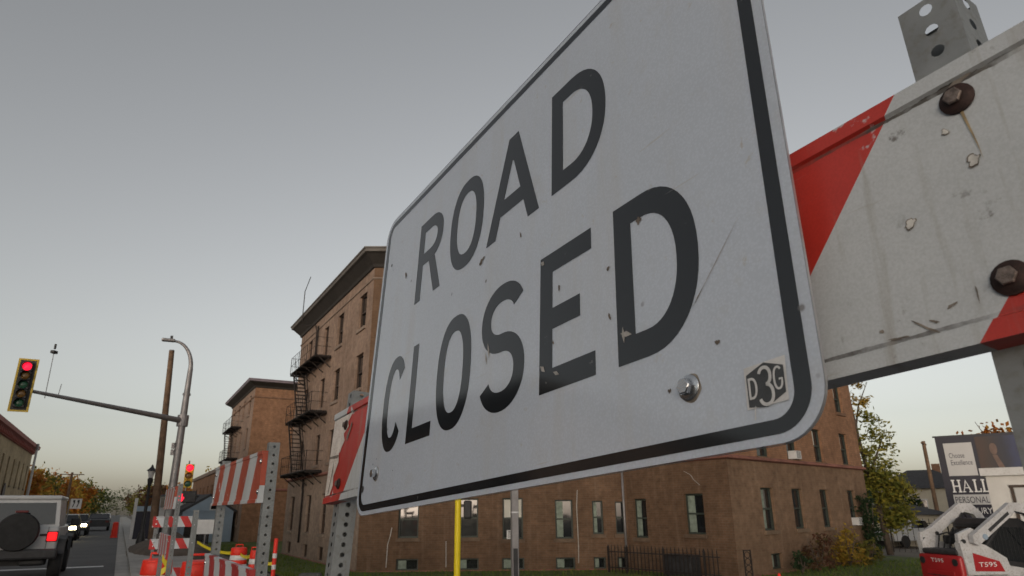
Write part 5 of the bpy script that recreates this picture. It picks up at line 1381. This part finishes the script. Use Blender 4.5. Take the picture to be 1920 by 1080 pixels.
car('oncoming dark car with headlights on, nearest of the distant cars', W(50, -2.9), RS + math.pi, 'paint_dark')
car('oncoming dark car with headlights on, second in the oncoming line', W(60, -2.75), RS + math.pi, 'paint_dark')
car('dark parked car on the far street right of the oncoming cars', W(75, -1.6), RS, 'paint_dark', False)
car('small white car far up the street', W(140, -2.2), RS + math.pi, 'white_paint', False)
car('white car parked in the shade by the grey garage', Vector((22.6, 40.2, GZ)), 1.9, 'white_paint', False)

# ------------------------------------------------------------------ skid steer loader
LD = thing('skid_loader', 'white and red compact skid steer loader with raised lift arms and black cab', 'loader', mat4=LZ((9.86, 16.5, GZ), 0.15) @ Matrix.Scale(0.9, 4))
def lp(b_, poly, y0, y1): b_.prism(poly, y0, y1, lambda a_, c_, d: Vector((a_, d, c_)))
b = MB(); lp(b, [(0.12, 0.35), (2.7, 0.35), (2.75, 0.75), (1.2, 1.0), (1.05, 1.28), (0.2, 1.22), (0.08, 1.1)], -0.52, 0.52); recalc(b.build('chassis', 'loader_white', LD))
b = MB(); b.rbox((0.03, 0, 0.78), (0.16, 1.42, 0.86), 0.07, 3); smooth_by_angle(b.build('rear_door', 'loader_red', LD))
b = MB(); b.rbox((-0.055, 0, 0.62), (0.02, 0.95, 0.42), 0.008, 1); b.build('grille', 'loader_red', LD)
b = MB()
for z in (0.48, 0.56, 0.64, 0.72): b.box((-0.068, 0, z), (0.008, 0.86, 0.02))
b.build('vent', 'black', LD)
for y_ in (-0.55, 0.55): b = MB(); b.lathe([(0.085, 0), (0.085, 0.02)], 16, (-0.05, y_, 1.05), Matrix.Rotation(R(-90), 3, 'Y')); b.build('rear_lamp', 'black', LD)
b = MB(); text_mesh('T595', 0.13, lambda a_, c_, d: Vector((-0.056, 0.25 - a_, 1.03 + c_)), b, 0.42); b.build('lettering', 'reflect', LD)
b = MB(); b.rbox((0.25, 0, 1.28), (0.5, 1.2, 0.14), 0.05); b.build('engine_cover', 'plastic', LD)
for sd_ in (-1, 1):
    y0 = sd_ * 0.62; ya, yb_ = sorted((sd_ * 0.55, sd_ * 0.85))
    # track with rollers
    out_ = []
    for k in range(9): a_ = R(90 + 180 * k / 8); out_.append((0.45 + 0.36 * math.cos(a_), 0.38 + 0.36 * math.sin(a_)))
    for k in range(9): a_ = R(-90 + 180 * k / 8); out_.append((2.15 + 0.33 * math.cos(a_), 0.36 + 0.33 * math.sin(a_)))
    b = MB(); lp(b, out_, ya - 0.02, yb_ + 0.02); tr = recalc(b.build('track', 'rubber', LD))
    for x_ in (0.5, 0.9, 1.3, 1.7, 2.1):
        b = MB(); b.lathe([(0.17, -0.18), (0.17, 0.18)], 14, (x_, sd_ * 0.7, 0.36), Matrix.Rotation(R(90), 3, 'X')); c = b.build('roller', 'loader_red' if x_ in (0.5,) else 'black', None); c.parent = tr
    # tower / side panel
    b = MB(); lp(b, [(0.10, 0.78), (1.35, 0.78), (1.25, 1.15), (0.75, 1.45), (0.2, 1.62), (0.02, 1.5)], *sorted((sd_ * 0.56, sd_ * 0.74))); recalc(b.build('side_panel', 'loader_white', LD))
    b = MB(); lp(b, [(0.30, 0.86), (1.12, 0.84), (1.02, 1.08), (0.32, 1.28)], *sorted((sd_ * 0.742, sd_ * 0.748))); recalc(b.build('side_decal', 'loader_red', LD))
    b = MB(); text_mesh('T595', 0.15, (lambda s__: (lambda a_, c_, d: Vector((0.42 + (a_ if s__ < 0 else 0.5 - a_), s__ * 0.752, 0.96 + c_))))(sd_), b, 0.5); b.build('lettering', 'reflect', LD)
    # rear upper link knuckle (white, with black pins)
    b = MB(); lp(b, [(0.02, 1.42), (0.42, 1.38), (0.75, 1.72), (0.45, 1.86), (0.05, 1.72)], *sorted((sd_ * 0.60, sd_ * 0.70))); recalc(b.build('link', 'loader_white', LD))
    for (x_, z_) in ((0.15, 1.55), (0.55, 1.70)):
        b = MB(); b.lathe([(0.05, -0.09), (0.05, 0.09)], 12, (x_, sd_ * 0.66, z_), Matrix.Rotation(R(90), 3, 'X')); b.build('pin', 'black', LD)
    # lift arm
    arm = [(0.28, 1.52), (0.42, 1.46), (1.66, 2.24), (1.95, 2.16), (2.78, 0.75), (2.95, 0.55), (3.06, 0.66), (2.18, 2.22), (1.92, 2.46), (1.55, 2.46), (0.30, 1.70)]
    b = MB(); lp(b, arm, *sorted((sd_ * 0.76, sd_ * 0.90))); recalc(b.build('lift_arm', 'loader_white', LD))
    b = MB(); lp(b, [(0.75, 1.83), (0.80, 1.77), (1.45, 2.18), (1.42, 2.25)], *sorted((sd_ * 0.902, sd_ * 0.906))); recalc(b.build('arm_decal', 'plastic', LD))
    b = MB(); b.tube([(0.35, sd_ * 0.66, 1.0), (1.0, sd_ * 0.68, 1.62), (1.55, sd_ * 0.72, 2.2)], [0.055, 0.05, 0.03], 10); b.build('lift_cylinder', 'black', LD)
    b = MB(); b.lathe([(0.07, 0), (0.07, 0.012)], 16, (0.62, sd_ * 0.91, 1.66), Matrix.Rotation(R(90 if sd_ < 0 else -90), 3, 'X')); b.build('round_decal', 'siding_blue', LD)
b = MB(); lp(b, [(0.95, 1.0), (2.45, 0.72), (2.50, 0.95), (2.25, 1.98), (2.05, 2.08), (1.15, 2.08), (1.0, 1.95)], -0.50, 0.50); recalc(b.build('cab', 'black', LD))
for sd_ in (-1, 1):
    b = MB(); lp(b, [(1.12, 1.12), (2.2, 0.98), (2.12, 1.85), (1.15, 1.88)], *sorted((sd_ * 0.502, sd_ * 0.508))); recalc(b.build('side_window', 'glass', LD))
    b = MB()
    for k in range(9): b.box((1.2 + k * 0.11, sd_ * 0.512, 1.48), (0.012, 0.006, 0.78))
    b.build('side_screen', 'black', LD)
b = MB(); b.box((0.93, 0, 1.62), (0.02, 0.8, 0.5), Matrix.Rotation(0.05, 3, 'Y')); b.build('rear_window', 'glass', LD)
b = MB(); b.rbox((0.72, 0.0, 1.55), (0.34, 0.9, 0.22), 0.05); b.build('hose_bundle', 'rubber', LD)
for k in range(5):
    y_ = -0.45 + 0.2 * k
    b = MB(); b.tube([(0.3, y_, 1.33), (0.45, y_ + 0.05, 1.62 + 0.05 * (k % 3)), (0.75, y_ + 0.12 * (-1) ** k, 1.72), (1.05, y_ * 0.9, 1.5), (1.15, y_ * 0.9, 1.2)], 0.022, 6); smooth_by_angle(b.build('hose', 'rubber', LD))
for sd_ in (-1, 1):
    b = MB(); b.tube([(1.5, sd_ * 0.84, 2.28), (1.8, sd_ * 0.96, 2.2), (2.3, sd_ * 0.95, 1.5), (2.7, sd_ * 0.92, 0.9)], 0.018, 6); smooth_by_angle(b.build('hose', 'rubber', LD))
b = MB(); b.rbox((1.02, 0.3, 1.55), (0.1, 0.16, 0.5), 0.03); b.build('red_guard', 'loader_red', LD)
b = MB(); lp(b, [(2.85, 0.1), (3.55, 0.08), (3.6, 0.12), (3.1, 0.35), (2.95, 0.75), (2.85, 0.75)], -0.9, 0.9); recalc(b.build('bucket', 'plastic', LD))

# ------------------------------------------------------------------ right background: billboard, garage, house
e_bb = Vector((0.82, -0.57, 0)).normalized(); bb0 = Vector((26.6, 42.35, 0)); n_bb = Vector((e_bb.y, -e_bb.x, 0))
M_BB = frame4(bb0, e_bb * 0.76, Vector((0, 0, 1)), n_bb)      # local x along, y up, z towards the viewer
BB = thing('billboard', 'dark navy lawyer billboard reading Choose Excellence, HALL, PERSONAL at the right edge', 'billboard', mat4=M_BB)
fb = lambda z: (lambda a_, c_, d: Vector((a_, c_, z)))
b = MB(); b.box((4.8, 3.15, -0.15), (9.9, 4.9, 0.3)); b.build('panel', 'navy', BB)
b = MB(); b.box((1.32, 4.22, 0.01), (1.95, 1.95, 0.05)); p_ = b.build('slogan_panel', 'grey_vinyl', BB)
b = MB(); text_mesh('Choose', 0.44, lambda a_, c_, d: Vector((0.60 + a_, 4.3 + c_, 0.04)), b, 1.05); text_mesh('Excellence', 0.44, lambda a_, c_, d: Vector((0.65 + a_, 3.88 + c_, 0.04)), b, 1.45); c = b.build('lettering', 'ink', None); c.parent = p_
# HALL in slab serifs
b = MB()
def slabR(x0, x1, y0, y1): b.add([Vector((x0, y0, 0.006)), Vector((x1, y0, 0.006)), Vector((x1, y1, 0.006)), Vector((x0, y1, 0.006))], [(0, 1, 2, 3)])
y0_, y1_ = 2.28, 3.02; sf = 0.07
def stem(x, w_): slabR(x, x + w_, y0_ + sf, y1_ - sf); slabR(x - 0.06, x + w_ + 0.06, y0_, y0_ + sf); slabR(x - 0.06, x + w_ + 0.06, y1_ - sf, y1_)
stem(0.42, 0.12); stem(0.82, 0.12); slabR(0.54, 0.82, 2.61, 2.68)
for q in ([(1.10, y0_ + sf), (1.16, y0_ + sf), (1.36, y1_ - 0.12), (1.33, y1_)], [(1.33, y1_), (1.36, y1_ - 0.12), (1.52, y0_ + sf), (1.66, y0_ + sf), (1.42, y1_)]): b.add([Vector((a_, c_, 0.006)) for a_, c_ in q], [(0, 1, 2, 3)])
slabR(1.05, 1.24, y0_, y0_ + sf); slabR(1.46, 1.72, y0_, y0_ + sf); slabR(1.22, 1.46, 2.52, 2.57)
for x in (1.88, 2.42): stem(x, 0.12); slabR(x + 0.181, x + 0.42, y0_, y0_ + sf); slabR(x + 0.35, x + 0.42, y0_ + sf, y0_ + 0.22)
b.build('lettering', 'reflect', BB)
b = MB(); b.box((1.62, 1.86, 0.01), (2.6, 0.58, 0.04)); p_ = b.build('strip_panel', 'grey_vinyl', BB)
b = MB(); text_mesh('PERSONAL', 0.52, lambda a_, c_, d: Vector((0.42 + a_, 1.67 + c_, 0.034)), b, 2.25); c = b.build('lettering', 'ink', None); c.parent = p_
b = MB(); text_mesh('INJURY', 0.5, lambda a_, c_, d: Vector((1.1 + a_, 1.05 + c_, 0.006)), b, 1.6); b.build('lettering', 'reflect', BB)
# generic portrait panel: soft colour shapes only
m, t, nd, lk, bs = new_mat('printed portrait panel')
o_ = coord(nd, 'OBJ'); sx = nd.new('ShaderNodeSeparateXYZ'); lk.new(o_, sx.inputs[0])
cc = ramp(nd, lk, math_n(nd, lk, 'ADD', math_n(nd, lk, 'MULTIPLY', math_n(nd, lk, 'SUBTRACT', sx.outputs['X'], 2.4), 0.2), math_n(nd, lk, 'MULTIPLY', noise(nd, lk, o_, 1.4, 3), 0.15)), [(0.05, (0.012, 0.008, 0.014)), (0.14, (0.05, 0.022, 0.014)), (0.26, (0.035, 0.02, 0.016)), (0.45, (0.012, 0.014, 0.03)), (0.6, (0.02, 0.03, 0.09)), (0.8, (0.02, 0.012, 0.012))])
lk.new(cc, bs.inputs['Base Color']); setp(bs, 0.5)
b = MB(); b.box((6.0, 4.45, 0.005), (6.9, 2.1, 0.03)); p_ = b.build('picture_panel', m, BB)
M['skin'] = worn('printed skin tone', (0.15, 0.095, 0.075), 0.6, 0, var=0.2, scale=3)
b = MB(); b.flat([sell(3.65, 4.75, 0.24, 0.33)], fb(0.024)); b.flat([[(3.5, 4.4), (3.8, 4.4), (4.25, 3.45), (3.85, 3.45)]], fb(0.023)); c = b.build('print', 'skin', None); c.parent = p_
for x in (1.5, 6.0):
    b = MB(); b.box((x, 0.0, -0.25), (0.25, 2.2, 0.25)); b.build('leg', 'galv_pole', BB)
b = MB(); b.tube([(-0.3, 5.63, -0.1), (7.6, 5.63, -0.1)], 0.05, 6); b.build('top_rail', 'black', BB)
UR = thing('utility_pole', 'thin utility pole with short crossarm left of the billboard', 'utility pole', (24.9, 41.0, GZ), 0.9)
b = MB(); b.tube([(0, 0, 0), (0.0, 0, 5.9)], [0.13, 0.10], 8); smooth_by_angle(b.build('pole', 'wood', UR)); b = MB(); b.box((0, 0, 5.75), (1.6, 0.09, 0.09)); b.build('crossarm', 'wood', UR)
house('beige_house', 'beige two storey house with dark hipped roof and chimney left of the billboard', Vector((34.2, 57.6, GZ)), -0.53, 6.4, 6.5, 3.5, 1.55, 'siding', 'shingle', [(-0.3, 2.15, 0.85, 1.1), (0.1, 0.3, 0.85, 0.9), (2.1, 1.4, 0.8, 1.7)], 1.2)
house('grey_garage', 'low grey garage with dark roof at the right end of the apartment building', Vector((23.2, 42.3, GZ)), -0.5, 5.0, 4.5, 1.7, 0.55, 'siding', 'shingle', [(-1.6, 0.9, 0.6, 0.7)])
WT = thing('white_garage', 'white flat walled garage behind the loader cab at the right edge', 'garage', (20.4, 27.2, GZ), -0.66)
b = MB(); b.box((1.2, 2, 1.65), (5.2, 4.2, 3.3)); b.build('wall', 'siding_white', WT); b = MB(); b.box((1.2, 2, 3.45), (5.5, 4.6, 0.3)); b.build('roof_edge', 'white_dull', WT); b = MB(); b.box((1.4, -0.11, 1.45), (3.9, 0.06, 2.7)); b.build('door', 'grey_vinyl', WT)
b = MB(); b.box((-0.62, -0.12, 1.45), (0.1, 0.08, 2.8)); b.box((1.4, -0.12, 2.88), (4.2, 0.08, 0.1)); b.build('door_trim', 'sash_brown', WT)
tree('small orange tree peeping over the top of the billboard', Vector((31, 44, GZ)), 7.2, 1.6, 1.6, 'leaf_orange', 20, 30, 0.18, 77)
tree('dark green tree between the beige house and the garage', Vector((27, 50, GZ)), 3.4, 2.2, 1.5, 'leaf_dark', 26, 30, 0.2, 78)
fence('dark iron fence behind the loader, below the beige house', Vector((19.0, 35.5, GZ)), Vector((26.0, 32.0, GZ)), 1.5, 0.25)
